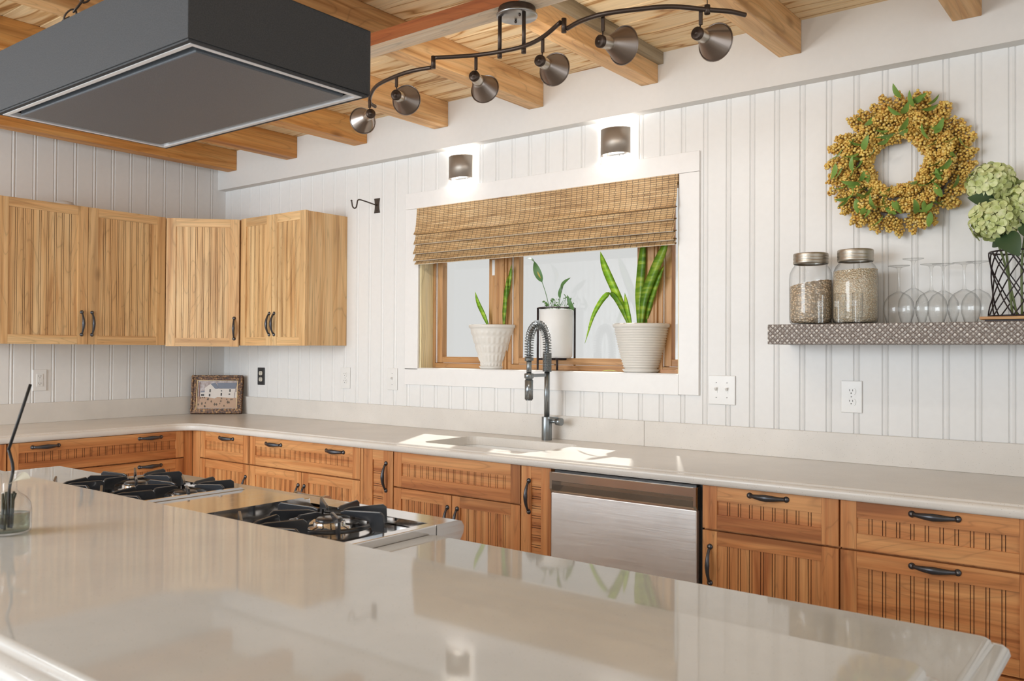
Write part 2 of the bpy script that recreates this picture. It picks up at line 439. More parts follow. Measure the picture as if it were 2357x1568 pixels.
# ------------------------------------------------------------------ ceiling beams
XB = [(.11, .203), (.705, .803), (1.30, 1.404), (1.905, 2.0), (2.51, 2.593), (3.107, 3.187), (3.706, 3.793), (4.31, 4.40)]
ORD = ['against the left wall, its wood orange', 'second from the left wall', 'third from the left wall, above the corner cabinets', 'fourth from the left wall, behind the left track lamps',
       'fifth from the left wall, behind the middle of the track light', 'with a grey batten along its top, over the window', 'passing behind the right tip of the track light', 'nearest the right edge, above the wreath']
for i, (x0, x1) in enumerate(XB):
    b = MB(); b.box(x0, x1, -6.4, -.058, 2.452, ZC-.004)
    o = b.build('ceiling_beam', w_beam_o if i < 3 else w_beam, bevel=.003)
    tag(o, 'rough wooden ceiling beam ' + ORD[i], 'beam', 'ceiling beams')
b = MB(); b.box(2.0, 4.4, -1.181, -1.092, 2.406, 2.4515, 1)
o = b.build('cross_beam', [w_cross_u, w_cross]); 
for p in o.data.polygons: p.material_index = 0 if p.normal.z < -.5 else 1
tag(o, 'reddish board fixed crosswise under the ceiling beams, carrying the track light', 'beam')
b = MB(); b.box(3.1875, 3.212, -6.0, -.059, 2.528, ZC-.005)
tag(b.build('wood_batten', w_grey), 'narrow grey weathered batten nailed along the side of a ceiling beam', 'batten')

# ------------------------------------------------------------------ cabinet doors
def bead_panel(b, X, u0, u1, z0, z1, d, pitch, mi, mg, horiz=False, gap=.0045):
    """panel at depth d (negative=recessed) with pairs of narrow grooves"""
    a0, a1 = (z0, z1) if horiz else (u0, u1)
    n = max(1, round((a1-a0)/pitch)); st = (a1-a0)/n
    segs = []; cur = a0
    for k in range(1, n):
        c = a0+k*st
        for off in (-gap, gap):
            g0, g1 = c+off-.0011, c+off+.0011
            segs.append((cur, g0, d, mi)); segs.append((g0, g1, d-.0035, mg)); cur = g1
    segs.append((cur, a1, d, mi))
    for (s0, s1, dd, mm) in segs:
        if horiz: vs = [(u0, dd, s0), (u1, dd, s0), (u1, dd, s1), (u0, dd, s1)]
        else: vs = [(s0, dd, z0), (s1, dd, z0), (s1, dd, z1), (s0, dd, z1)]
        b.add(vs, [(0, 1, 2, 3)], mm, False, X)
    for i in range(len(segs)-1):     # groove walls
        e = segs[i][1]; da, db = segs[i][2], segs[i+1][2]
        if horiz: vs = [(u0, da, e), (u1, da, e), (u1, db, e), (u0, db, e)]
        else: vs = [(e, da, z0), (e, db, z0), (e, db, z1), (e, da, z1)]
        b.add(vs, [(0, 1, 2, 3)], mg, False, X)
def door(parent, name, X, u0, u1, z0, z1, mats, sw=.055, rw=.048, pitch=.04, horiz=False, panelh=False, T=.02, tw=None):
    """frame-and-panel front; X maps (u, outward, z); front face at outward=0"""
    b = MB(); tw = tw or rw
    b.box(u0, u0+sw, -T, 0, z0, z1, 0, X); b.box(u1-sw, u1, -T, 0, z0, z1, 0, X)
    b.box(u0+sw+.0006, u1-sw-.0006, -T, -.0002, z0, z0+rw, 1, X); b.box(u0+sw+.0006, u1-sw-.0006, -T, -.0002, z1-tw, z1, 1, X)
    b.box(u0+.01, u1-.01, -T-.001, -T+.001, z0+.01, z1-.01, 0, X)
    bead_panel(b, X, u0+sw, u1-sw, z0+rw, z1-tw, -.006, pitch, 1 if panelh else 0, 2, horiz)
    return b.build(name, list(mats), parent, fix=False)
def pull(parent, X, u, z, vertical=False, ln=.120, name='handle', d=0.0):
    """antique bow pull centred at (u, z) on the front"""
    h = ln/2; b = MB()
    def pt_(t, o): return (X @ Vector((u, o+d, z+t))) if vertical else (X @ Vector((u+t, o+d, z)))
    pts = []; rs = []
    for i in range(21):
        t = -1+2*i/20; a = abs(t)
        o = .006+.017*(1-a**2.2) if a < .93 else .006
        pts.append(pt_(t*h*.93, o)); rs.append(.0030+.0055*(1-a)**.7 if a < .8 else .0048)
    b.tube(pts, rs, 8, 0, 1.35 if not vertical else 1.0)
    nrm = (X.to_3x3() @ Vector((0, 1, 0)))
    for sgn in (-1, 1):
        b.lathe([(.0001, 0), (.0098, 0), (.0098, .003), (.006, .0065), (.0001, .0075)], 14, 0, aim(pt_(sgn*h, 0), nrm))
        b.lathe([(.0001, .0085), (.0032, .0085), (.0036, .0072)], 8, 1, aim(pt_(sgn*h, 0), nrm))
    return b.build(name, [m_pull, m_screw], parent)
WB = (wb_v, wb_h, wb_g); WU = (wu_v, wu_h, wu_g)
YF = -.603; XFc = .616
FB = frame_((0, YF, 0), (1, 0, 0), (0, -1, 0))          # back wall base fronts: u = x
FL = frame_((XFc, 0, 0), (0, 1, 0), (1, 0, 0))          # left wall base fronts: u = y
def carcass(t, X, u0, u1, z0, z1, depth, mat, toe=True, T=.02):
    b = MB(); b.box(u0, u1, -depth, -T-.001, z0, z1, 0, X)
    if toe: b.box(u0, u1, -depth, -.075, 0.0, z0, 0, X)
    return b.build('cabinet_body', mat, t)
GB = 'base cabinets under the L-shaped counter'
ZT, ZM = .873, .7265
# -- left wall run
t = thing('base_cabinet', (.3, -1.10, 0), 'wide wooden drawer cabinet on the left wall, under the counter, two pulls per drawer', 'cabinet', GB)
carcass(t, FL, -1.556, -.657, .10, .872, .59, wb_v)
for z0, z1 in ((ZM+.0035, ZT), (.42, ZM-.0035), (.11, .413)):
    d = door(t, 'drawer', FL, -1.554, -.659, z0, z1, WB, .047, .048 if z1 > .8 else .05, .038, panelh=True)
    for uy in (-1.386, -.853): pull(d, FL, uy, z1-.024)
t = thing('base_cabinet', (.3, -2.0, 0), 'wooden base cabinet cut off by the left edge of the photo', 'cabinet', GB)
carcass(t, FL, -2.46, -1.560, .10, .872, .59, wb_v)
for z0, z1 in ((ZM+.0035, ZT), (.11, ZM-.0035)):
    d = door(t, 'drawer' if z1 > .8 else 'door', FL, -2.458, -1.562, z0, z1, WB, .047, .048, .038, panelh=z1 > .8)
# -- corner filler
b = MB(); b.box(.02, XFc-.004, -.655, -.625, .0, .872); b.box(.59, XFc-.002, -.625, -.606, .0, .872); b.box(.585, .681, -.603, -.583, .10, .872)
b.box(.585, .681, -.583, -.50, 0, .872)
tag(b.build('corner_filler', wb_v, bevel=.001), 'plain wooden filler post in the inside corner of the base cabinets', 'filler panel')
# -- back wall run
t = thing('base_cabinet', (.905, -.3, 0), 'narrow wooden base cabinet beside the corner, one drawer over one door', 'cabinet', GB)
carcass(t, FB, .683, 1.127, .10, .872, .58, wb_v)
d = door(t, 'drawer', FB, .685, 1.125, ZM+.0035, ZT, WB, .05, .048, .038, panelh=True); pull(d, FB, .927, .847)
d = door(t, 'door', FB, .685, 1.125, .11, ZM-.0035, WB, .05, .045, .038, tw=.045); pull(d, FB, 1.10, .60, True)
t = thing('base_cabinet', (1.55, -.3, 0), 'wooden base cabinet with one wide two-pull drawer over a pair of doors', 'cabinet', GB)
carcass(t, FB, 1.129, 1.967, .10, .872, .58, wb_v)
d = door(t, 'drawer', FB, 1.131, 1.965, ZM+.0035, ZT, WB, .05, .048, .038, panelh=True); pull(d, FB, 1.33, .844); pull(d, FB, 1.793, .844)
d = door(t, 'door', FB, 1.131, 1.547, .11, ZM-.0035, WB, .05, .045, .038); pull(d, FB, 1.527, .60, True)
d = door(t, 'door', FB, 1.551, 1.965, .11, ZM-.0035, WB, .05, .045, .038); pull(d, FB, 1.572, .60, True)
t = thing('pull_out_cabinet', (2.07, -.3, 0), 'slim wooden pull-out cabinet left of the sink cabinet, upright pull', 'cabinet', GB)
carcass(t, FB, 1.969, 2.180, .10, .872, .58, wb_v)
b = MB(); b.box(1.969, 1.986, -.02, .0, .10, .872, 0, FB); b.build('side_filler', wb_v, t)
d = door(t, 'door', FB, 1.988, 2.178, .11, ZT, WB, .06, .045, .055, horiz=True, panelh=True); pull(d, FB, 2.135, .757, True)
t = thing('sink_cabinet', (2.53, -.3, 0), 'wooden sink base cabinet below the faucet, false front over two doors', 'cabinet', GB)
b = MB(); b.box(2.182, 2.198, -.58, -.021, .0, .872, 0, FB); b.box(2.868, 2.884, -.58, -.021, .0, .872, 0, FB); b.box(2.198, 2.868, -.58, -.021, .09, .11, 0, FB); b.box(2.198, 2.868, -.58, -.57, .11, .60, 0, FB); b.box(2.198, 2.868, -.045, -.0215, .11, .872, 0, FB)
b.build('cabinet_body', wb_v, t)
door(t, 'false_front', FB, 2.184, 2.882, ZM-.004, ZT, WB, .047, .048, .038, panelh=True)
d = door(t, 'door', FB, 2.184, 2.522, .11, ZM-.011, WB, .045, .045, .038); pull(d, FB, 2.502, .605, True)
d = door(t, 'door', FB, 2.526, 2.882, .11, ZM-.011, WB, .045, .045, .038); pull(d, FB, 2.556, .605, True)
t = thing('pull_out_cabinet', (2.96, -.3, 0), 'slim wooden pull-out cabinet between sink cabinet and dishwasher', 'cabinet', GB)
carcass(t, FB, 2.886, 3.030, .10, .872, .58, wb_v)
d = door(t, 'door', FB, 2.888, 3.029, .11, ZT, WB, .046, .045, .038, horiz=True, panelh=True); pull(d, FB, 2.925, .757, True)
t = thing('base_cabinet', (3.87, -.3, 0), 'wooden base cabinet right of the dishwasher, one drawer over one door', 'cabinet', GB)
carcass(t, FB, 3.650, 4.100, .10, .872, .58, wb_v)
d = door(t, 'drawer', FB, 3.652, 4.098, ZM+.0035, ZT, WB, .051, .049, .038, panelh=True); pull(d, FB, 3.877, .855)
d = door(t, 'door', FB, 3.652, 4.098, .11, ZM-.0035, WB, .051, .045, .038); pull(d, FB, 3.679, .61, True)
t = thing('base_cabinet', (4.36, -.3, 0), 'wooden three-drawer cabinet at the right edge, one centred pull per drawer', 'cabinet', GB)
carcass(t, FB, 4.102, 4.626, .10, .872, .58, wb_v)
for z0, z1 in ((ZM+.0035, ZT), (.445, ZM-.0035), (.11, .438)):
    d = door(t, 'drawer', FB, 4.104, 4.624, z0, z1, WB, .047, .048, .038, panelh=True); pull(d, FB, 4.366, z1-.019)

# -- dishwasher
t = thing('dishwasher', (3.34, -.3, 0), 'stainless steel dishwasher with pocket handle, set between wooden cabinets', 'dishwasher')
b = MB(); b.box(3.034, 3.646, -.585, -.03, .0, .873); b.build('tub_housing', m_black, t)
b = MB(); b.box(3.036, 3.634, -.612, -.586, .12, .785); b.build('door_panel', m_steel, t, bevel=.003)
b = MB()
prof = [(-.586, .864), (-.618, .864), (-.622, .860), (-.622, .832), (-.616, .830), (-.594, .824), (-.592, .812), (-.612, .790), (-.612, .785), (-.586, .785)]
MY = Matrix(((0, 1, 0, 0), (1, 0, 0, 0), (0, 0, 1, 0), (0, 0, 0, 1)))
b.prism(prof, 3.046, 3.626, 0, MY)
for xa, xb in ((3.036, 3.046), (3.626, 3.636)): b.prism([(-.586, .864), (-.622, .864), (-.622, .800), (-.612, .785), (-.586, .785)], xa, xb, 0, MY)
b.build('pocket_handle', m_steel_s, t)
b = MB(); b.box(3.05, 3.63, -.606, -.586, .8645, .871); b.build('control_edge', m_plate_k, t)

# ------------------------------------------------------------------ wall cabinets
ZU0, ZU1 = 1.341, 2.078; DU = .2956
GU = 'wall cabinets in the corner'
FUB = frame_((0, -DU, 0), (1, 0, 0), (0, -1, 0)); FUL = frame_((DU, 0, 0), (0, 1, 0), (1, 0, 0))
t = thing('wall_cabinet', (.15, -1.04, ZU0), 'long pale wooden two-door wall cabinet on the left wall', 'cabinet', GU)
carcass(t, FUL, -1.488, -.600, ZU0+.002, ZU1-.002, DU-.001, wu_v, False)
d = door(t, 'door', FUL, -1.486, -1.0375, ZU0, ZU1, WU, .052, .048, .0385); pull(d, FUL, -1.067, 1.453, True)
d = door(t, 'door', FUL, -1.0345, -.592, ZU0, ZU1, WU, .052, .048, .0385); pull(d, FUL, -1.012, 1.453, True)
t = thing('corner_wall_cabinet', (.2, -.2, ZU0), 'wooden corner wall cabinet with one angled door', 'cabinet', GU)
A_ = Vector((.2956, -.590, 0)); B_ = Vector((.590, -.2956, 0)); ud = (B_-A_).normalized(); nd = Vector((ud.y, -ud.x, 0))
FD = frame_(A_+nd*.0, ud, nd); wd = (B_-A_).length
b = MB(); inn = .016
poly = [(0.001, -.001), (.001, -.597), (.277, -.597), (A_.x-nd.x*.022, A_.y-nd.y*.022), (B_.x-nd.x*.022, B_.y-nd.y*.022), (.590, -.277), (.590, -.001)]
n = len(poly)
b.add([(p[0], p[1], ZU0+.002) for p in poly]+[(p[0], p[1], ZU1-.002) for p in poly], [tuple(range(n)), tuple(range(2*n-1, n-1, -1))]+[(i, i+n, (i+1) % n+n, (i+1) % n) for i in range(n)])
b.build('cabinet_body', wu_v, t)
d = door(t, 'door', FD, .004, wd-.004, ZU0-.006, ZU1-.002, WU, .052, .048, .037); pull(d, FD, wd-.03, 1.44, True)
t = thing('wall_cabinet', (.89, -.15, ZU0), 'wooden two-door wall cabinet on the window wall with plain side panel', 'cabinet', GU)
carcass(t, FUB, .599, 1.183, ZU0+.002, ZU1-.002, DU-.001, wu_v, False)
d = door(t, 'door', FUB, .600, .8875, ZU0, ZU1, WU, .048, .048, .037); pull(d, FUB, .872, 1.462, True)
d = door(t, 'door', FUB, .8905, 1.182, ZU0, ZU1, WU, .048, .048, .037); pull(d, FUB, .915, 1.462, True)
# detector on top of the left wall cabinet
b = MB(); b.lathe([(.0001, .0), (.05, .0), (.05, .014), (.042, .024), (.02, .030), (.0001, .031)], 28, 0, XF((.20, -1.12, ZU1)))
tag(b.build('smoke_detector', m_detect), 'small round off-white disc lying on top of the long wall cabinet', 'detector')

# ------------------------------------------------------------------ countertop (L) with eased double edge and sink cutout
CY, CX = -.626, .627
t = tag(MB().add([], []).build('countertop', m_stone), 'cream speckled stone countertop running in an L along the walls', 'countertop')
def corner_path(inset):
    x = CX-inset; yy = CY+inset; r = .11+inset*1.0
    pts = [(x, -3.2)]
    cx, cy = x+r, yy-r
    for i in range(13):
        a = PI - (PI/2)*i/12
        pts.append((cx+r*math.cos(a), cy+r*math.sin(a)))
    pts.append((5.24, yy)); return pts
def build_counter():
    lev = [(.020, .914), (.016, .9135), (.013, .911), (.013, .907), (.010, .9065), (.004, .905), (.001, .900), (0, .894), (.001, .885), (.005, .877), (.010, .875)]
    bm = bmesh.new(); loops = []
    for ins, z in lev: loops.append([bm.verts.new((x, y_, z)) for x, y_ in corner_path(ins)])
    for a, c in zip(loops[:-1], loops[1:]):
        for i in range(len(a)-1):
            f = bm.faces.new((a[i], a[i+1], c[i+1], c[i])); f.smooth = True
    top = loops[0]; wall = [bm.verts.new(p) for p in ((5.24, -.001, .914), (.001, -.001, .914), (.001, -3.2, .914))]
    edges = []
    def ring(vs, closed=True):
        for i in range(len(vs) if closed else len(vs)-1):
            a, c = vs[i], vs[(i+1) % len(vs)]; e = bm.edges.get((a, c)) or bm.edges.new((a, c)); edges.append(e)
    ring(top+wall)
    hole = []
    for (cx, cy, a0) in ((SX1-.06, SY1-.06, 0), (SX0+.06, SY1-.06, PI/2), (SX0+.06, SY0+.06, PI), (SX1-.06, SY0+.06, 1.5*PI)):
        for i in range(7):
            a = a0+PI/2*i/6; hole.append(bm.verts.new((cx+.06*math.cos(a), cy+.06*math.sin(a), .914)))
    ring(hole)
    bmesh.ops.triangle_fill(bm, edges=edges, use_beauty=True)
    low = [bm.verts.new((v.co.x, v.co.y, .875)) for v in hole]
    for i in range(len(hole)): bm.faces.new((hole[i], hole[(i+1) % len(hole)], low[(i+1) % len(low)], low[i]))
    bot = loops[-1]; wall2 = [bm.verts.new((v.co.x, v.co.y, .875)) for v in wall]
    edges.clear(); ring(bot+wall2); ring(low)
    bmesh.ops.triangle_fill(bm, edges=edges, use_beauty=True)
    bmesh.ops.recalc_face_normals(bm, faces=bm.faces)
    me = t_counter.data; bm.to_mesh(me); bm.free()
t_counter = t; SX0, SX1, SY0, SY1 = 2.26, 2.88, -.52, -.16
build_counter()
ts = thing('sink', ((SX0+SX1)/2, (SY0+SY1)/2, .70), 'white undermount sink basin let into the counter below the faucet', 'sink')
b = MB(); rim = []; fl = []
def rr(x0, x1, y0, y1, r, z, k=6):
    out = []
    for (cx, cy, a0) in ((x1-r, y1-r, 0), (x0+r, y1-r, PI/2), (x0+r, y0+r, PI), (x1-r, y0+r, 1.5*PI)):
        for i in range(k+1):
            a = a0+PI/2*i/k; out.append((cx+r*math.cos(a), cy+r*math.sin(a), z))
    return out
lo = [rr(SX0-.02, SX1+.02, SY0-.02, SY1+.02, .08, .874), rr(SX0-.002, SX1+.002, SY0-.002, SY1+.002, .06, .874), rr(SX0, SX1, SY0, SY1, .06, .74), rr(SX0+.02, SX1-.02, SY0+.02, SY1-.02, .05, .715)]
n = len(lo[0]); vs = [p for l_ in lo for p in l_]; fs = []
for j in range(3):
    for i in range(n): fs.append((j*n+i, j*n+(i+1) % n, (j+1)*n+(i+1) % n, (j+1)*n+i))
fs.append(tuple(range(3*n, 4*n))); b.add(vs, fs, 0, False)
b.build('basin', m_sink, ts)
b = MB(); b.lathe([(.0001, .0), (.03, .0), (.042, .004), (.045, .001)], 24, 0, XF((2.57, -.33, .7155))); b.build('drain', m_steel_s, ts)
GBS = 'stone backsplash strips'
b = MB(); b.box(.001, 3.105, -.02, -.0005, ZCT, ZBS); tag(b.build('backsplash', m_stone, bevel=.002), 'low speckled stone backsplash strip below the window, left of its seam', 'backsplash', GBS)
b = MB(); b.box(3.106, 5.24, -.02, -.0005, ZCT, ZBS); tag(b.build('backsplash', m_stone, bevel=.002), 'low speckled stone backsplash strip at the right, under the open shelf', 'backsplash', GBS)
b = MB(); b.box(.0005, .02, -3.2, -.021, ZCT, ZBS); tag(b.build('backsplash', m_stone, bevel=.002), 'low speckled stone backsplash strip along the left wall', 'backsplash', GBS)

# ------------------------------------------------------------------ island
IZ = .914; IX0, IX1 = 1.83, 4.70; IY = -1.86; BY0, BY1, BZ = -2.902, -2.322, 1.0
RX0, RX1 = 2.39, 3.61
def slab(name, x0, x1, y0, y1, zt, th, mat, label, ogee):
    """rounded-edge slab; ogee = set of sides with the double edge ('l','r','f','n')"""
    lev = [(.030, 0), (.026, -.0008), (.022, -.004), (.021, -.009), (.017, -.010), (.008, -.012), (.002, -.018), (0, -.026), (.003, -.034), (.010, -th)]
    bm = bmesh.new(); loops = []
    for ins, dz in lev:
        xa = x0+(ins if 'l' in ogee else 0); xb = x1-(ins if 'r' in ogee else 0)
        ya = y0+(ins if 'n' in ogee else 0); yb = y1-(ins if 'f' in ogee else 0)
        r = .012 if ogee else .001
        loops.append([bm.verts.new(p) for p in rr(xa, xb, ya, yb, r, zt+dz, 4)])
    for a, c in zip(loops[:-1], loops[1:]):
        for i in range(len(a)):
            f = bm.faces.new((a[i], a[(i+1) % len(a)], c[(i+1) % len(a)], c[i])); f.smooth = True
    bm.faces.new(loops[0]); bm.faces.new(loops[-1]); bmesh.ops.recalc_face_normals(bm, faces=bm.faces)
    me = bpy.data.meshes.new(name); bm.to_mesh(me); bm.free(); me.materials.append(mat)
    o = bpy.data.objects.new(name, me); COL.objects.link(o); return tag(o, label, 'countertop', 'island stone tops')
slab('island_top', IX0, RX0-.003, BY1+.002, IY, IZ, .04, m_island, 'polished island counter slab at the left end, beyond the burners', 'lf')
slab('island_top', RX1+.003, IX1+.027, BY1+.002, IY, IZ, .04, m_island, 'polished island counter slab right of the range, mirroring the window', 'rf')
slab('bar_top', IX0, IX1+.035, BY0, BY1, BZ, .04, m_island, 'raised polished stone bar top in the foreground, nearest the camera', 'lrn')
t = thing('kitchen_island', (3.3, -2.2, 0), 'kitchen island base under the stone tops and range', 'island')
b = MB(); b.box(IX0+.04, RX0-.003, -2.34, -1.90, .0, .873); b.box(RX1+.003, IX1-.03, -2.34, -1.90, .0, .873); b.build('cabinet_body', m_isl, t)
b = MB(); b.box(IX0+.04, IX1-.03, -2.50, -2.341, 0, .959); b.build('bar_wall', m_isl, t)

# ------------------------------------------------------------------ range
t = thing('gas_range', (3.0, -2.1, 0), 'stainless pro-style gas range with black grates and covered griddle, in the island', 'range')
b = MB(); b.box(RX0, RX1, -2.321, -1.87, .0, .905); b.build('range_body', m_steel, t)
b = MB()   # pan and side trims
b.box(RX0+.04, RX1-.04, -2.33, -1.875, .905, .915)
b.build('burner_pan', m_steel_s, t)
for xa in (RX0, RX1-.03):
    b = MB(); b.box(xa, xa+.03, -2.319, -1.870, .905, .932); b.build('side_trim', m_steel_s, t, bevel=.003)
b = MB()
prof = [(-1.870, .905), (-1.870, .932), (-1.800, .932), (-1.786, .928), (-1.777, .915), (-1.780, .900), (-1.795, .880), (-1.812, .862), (-1.87, .862)]
b.prism(prof, RX0, RX1, 0, MY); b.build('front_bullnose', m_steel_s, t)
b = MB()   # griddle cover with splash sides
b.box(2.955, 3.195, -2.319, -1.885, .916, .948); b.build('griddle_cover', m_steel_s, t, bevel=.004)
for xa in (3.197, 2.944):
    b = MB(); b.prism([(-2.319, .916), (-2.319, .955), (-1.92, .955), (-1.885, .930), (-1.885, .916)], xa, xa+.009, 0, MY); b.build('griddle_splash', m_steel_s, t)
def grate(cx, cy, hx, hy, rot=0.0):
    b = MB()
    for k in range(8):
        a = rot+k*PI/4
        dx, dy = math.cos(a), math.sin(a)
        rmax = min(hx/max(abs(dx), 1e-3), hy/max(abs(dy), 1e-3), 1.32*min(hx, hy))
        poly = [(.032, .957), (.045, .961), (rmax-.01, .964), (rmax-.002, .958), (rmax, .92), (rmax-.03, .92), (rmax-.04, .942), (.05, .950), (.032, .952)]
        b.prism(poly, -.0032, .0032, 0, XF((cx, cy, 0), a))
    ring = [(cx+math.cos(q*PI/12)*min(hx, hy)*.86, cy+math.sin(q*PI/12)*min(hx, hy)*.86, .926) for q in range(24)]
    b.tube(ring, .006, 6, 0, closed=True)
    b.build('grate', m_iron, t, bevel=.0015)
    b = MB(); b.lathe([(.0001, .934), (.032, .934), (.036, .931), (.036, .924), (.046, .922), (.050, .916)], 24, 0, XF((cx, cy, 0))); b.build('burner', m_steel_s, t)
    b = MB(); b.lathe([(.0001, .940), (.028, .940), (.031, .937), (.031, .933)], 20, 0, XF((cx, cy, 0))); b.build('burner_cap', m_iron, t)
for cx in (2.555, 2.810):
    for cy in (-1.995, -2.225): grate(cx, cy, .122, .112, .30)
for cy in (-1.995, -2.225): grate(3.395, cy, .165, .112, .22)
b = MB(); b.tube([(2.99, -1.765, .912), (3.11, -1.765, .912)], .014, 16); b.tube([(2.985, -1.765, .912), (2.995, -1.765, .912)], .018, 16); b.tube([(3.105, -1.765, .912), (3.115, -1.765, .912)], .018, 16)
b.tube([(3.05, -1.765, .905), (3.05, -1.79, .895)], .008, 10)
b.build('control_bezel', m_steel_s, t)

# ------------------------------------------------------------------ hood
HX0, HX1, HY0, HY1, HZ0, HZ1 = 2.60, 3.455, -2.395, -1.935, 1.90, 2.052
t = thing('range_hood', (3.03, -2.165, HZ0), 'charcoal box-shaped range hood hanging from a chain above the island', 'range hood')
b = MB()
T = .012
b.box(HX0, HX1, HY0, HY0+T, HZ0+.004, HZ1); b.box(HX0, HX1, HY1-T, HY1, HZ0+.004, HZ1)
b.box(HX0, HX0+T, HY0+T, HY1-T, HZ0+.004, HZ1); b.box(HX1-T, HX1, HY0+T, HY1-T, HZ0+.004, HZ1)
b.box(HX0+T, HX1-T, HY0+T, HY1-T, HZ1-.02, HZ1-.002); b.build('hood_shell', m_hood, t, bevel=.0015)
def ringbox(b, x0, x1, y0, y1, w_, z0, z1):
    b.box(x0, x1, y0, y0+w_, z0, z1); b.box(x0, x1, y1-w_, y1, z0, z1); b.box(x0, x0+w_, y0+w_, y1-w_, z0, z1); b.box(x1-w_, x1, y0+w_, y1-w_, z0, z1)
b = MB(); ringbox(b, HX0+.003, HX1-.003, HY0+.003, HY1-.003, .010, HZ0, HZ0+.0035); b.build('lower_lip', m_hood, t)
b = MB(); ringbox(b, HX0+.0135, HX1-.0135, HY0+.0135, HY1-.0135, .011, HZ0-.001, HZ0+.010); b.build('light_rim', m_alu, t)
b = MB(); b.box(HX0+.022, HX1-.022, HY0+.022, HY1-.022, HZ0+.020, HZ0+.024); b.build('intake_gap', m_black, t)
b = MB(); b.box(HX0+.043, HX1-.043, HY0+.043, HY1-.043, HZ0-.002, HZ0+.012); b.build('filter_panel', m_hoodp, t, bevel=.003)
# hook and chain
P0 = Vector((2.905, -2.38, 2.045)); Dc = Vector((.12, .22, .40)).normalized()
b = MB(); b.tube([P0, P0+Vector((0, 0, .012)), P0+Dc*.018+Vector((0, 0, .01)), P0+Dc*.04], .0022, 8); b.build('hook', m_wiron, t)
def link(b, c, d, ln, wd_, rr_, roll):
    d = d.normalized(); s_ = d.orthogonal().normalized(); s_ = Quaternion(d, roll) @ s_
    pts = []
    for i in range(16):
        a = 2*PI*i/16; pts.append(c+d*math.cos(a)*ln/2+s_*math.sin(a)*wd_/2)
    b.tube(pts, rr_, 6, closed=True)
b = MB(); c = P0+Dc*.042
for i in range(13):
    link(b, c+Dc*.031*i, Dc, .038, .019, .0022, (i % 2)*PI/2+.4)
b.build('chain', m_wiron, t)

# ------------------------------------------------------------------ track light
t = thing('track_light', (3.264, -1.137, 2.38), 'bronze S-curved track light with six cone lamps hanging under the reddish board', 'light fixture')
b = MB(); b.lathe([(.0001, 2.4055), (.058, 2.4055), (.060, 2.4), (.060, 2.384)], 36, 0, XF((3.264, -1.137, 0))); b.build('canopy', m_bronze, t)
b = MB(); b.lathe([(.0001, 2.3765), (.063, 2.3765), (.0655, 2.379), (.0655, 2.384), (.0001, 2.384)], 36, 0, XF((3.264, -1.137, 0))); b.build('canopy_plate', m_canopy, t)
b = MB()
for dx, dy in ((-.02, .02), (.025, -.018)): b.sphere((3.264+dx, -1.137+dy, 2.373), .0045, 8, 6); 
b.build('canopy_screw', m_bronze, t)
for (rx, ry) in ((3.223, -1.172), (3.309, -1.160)):
    b = MB(); b.tube([(rx, ry, 2.377), (rx, ry, 2.262)], .0062, 12); b.tube([(rx, ry, 2.272), (rx, ry, 2.246)], .0075, 14); b.build('down_rod', m_bronze, t)
def crspline(P, n=8):
    out = []
    P = [Vector(p) for p in P]; Q = [P[0]*2-P[1]]+P+[P[-1]*2-P[-2]]
    for i in range(1, len(Q)-2):
        for k in range(n):
            s = k/n; out.append(.5*((2*Q[i])+(-Q[i-1]+Q[i+1])*s+(2*Q[i-1]-5*Q[i]+4*Q[i+1]-Q[i+2])*s*s+(-Q[i-1]+3*Q[i]-3*Q[i+1]+Q[i+2])*s**3))
    out.append(P[-1]); return out
seg_c = [(3.03, -1.262, 2.262), (3.09, -1.230, 2.262), (3.15, -1.202, 2.262), (3.236, -1.180, 2.262), (3.325, -1.175, 2.262), (3.413, -1.203, 2.262), (3.52, -1.266, 2.262)]
seg_l = [(3.0, -1.243, 2.242), (2.922, -1.256, 2.242), (2.840, -1.250, 2.242), (2.721, -1.220, 2.242), (2.627, -1.164, 2.242), (2.54, -1.09, 2.242), (2.515, -1.04, 2.242)]
seg_r = [(3.54, -1.260, 2.242), (3.605, -1.284, 2.242), (3.68, -1.288, 2.242), (3.771, -1.260, 2.242), (3.85, -1.222, 2.242), (3.917, -1.146, 2.242), (3.96, -1.098, 2.242), (3.984, -1.05, 2.242)]
for sg in (seg_l, seg_c, seg_r):
    b = MB(); b.tube(crspline(sg), .0066, 10); b.build('track_rail', m_bronze, t)
for (jx, jy) in ((3.014, -1.254), (3.530, -1.262)):
    b = MB(); b.tube([(jx, jy, 2.272), (jx, jy, 2.232)], .0075, 14); b.build('rail_joint', m_bronze, t)
b = MB(); b.tube([(3.917, -1.146, 2.254), (3.917, -1.146, 2.230)], .008, 14); b.tube([(3.917, -1.146, 2.25), (3.917, -1.146, 2.578)], .0014, 6); b.build('rail_support', m_bronze, t)
LAMPS = [((2.572, -1.121), 2.210, (2.577, -1.117, 2.190), (2.482, -1.073, 2.186), .099),
 ((2.842, -1.250), 2.205, (2.839, -1.252, 2.179), (2.797, -1.156, 2.190), .102),
 ((3.137, -1.186), 2.222, (3.131, -1.191, 2.205), (3.098, -1.092, 2.189), .097),
 ((3.407, -1.195), 2.219, (3.398, -1.202, 2.196), (3.384, -1.098, 2.197), .103),
 ((3.668, -1.274), 2.201, (3.659, -1.281, 2.174), (3.678, -1.178, 2.187), .107),
 ((3.901, -1.152), 2.203, (3.891, -1.160, 2.181), (3.901, -1.055, 2.183), .105)]
POW = [4.0, 4.0, 5.5, 5.5, 3.0, 2.0]
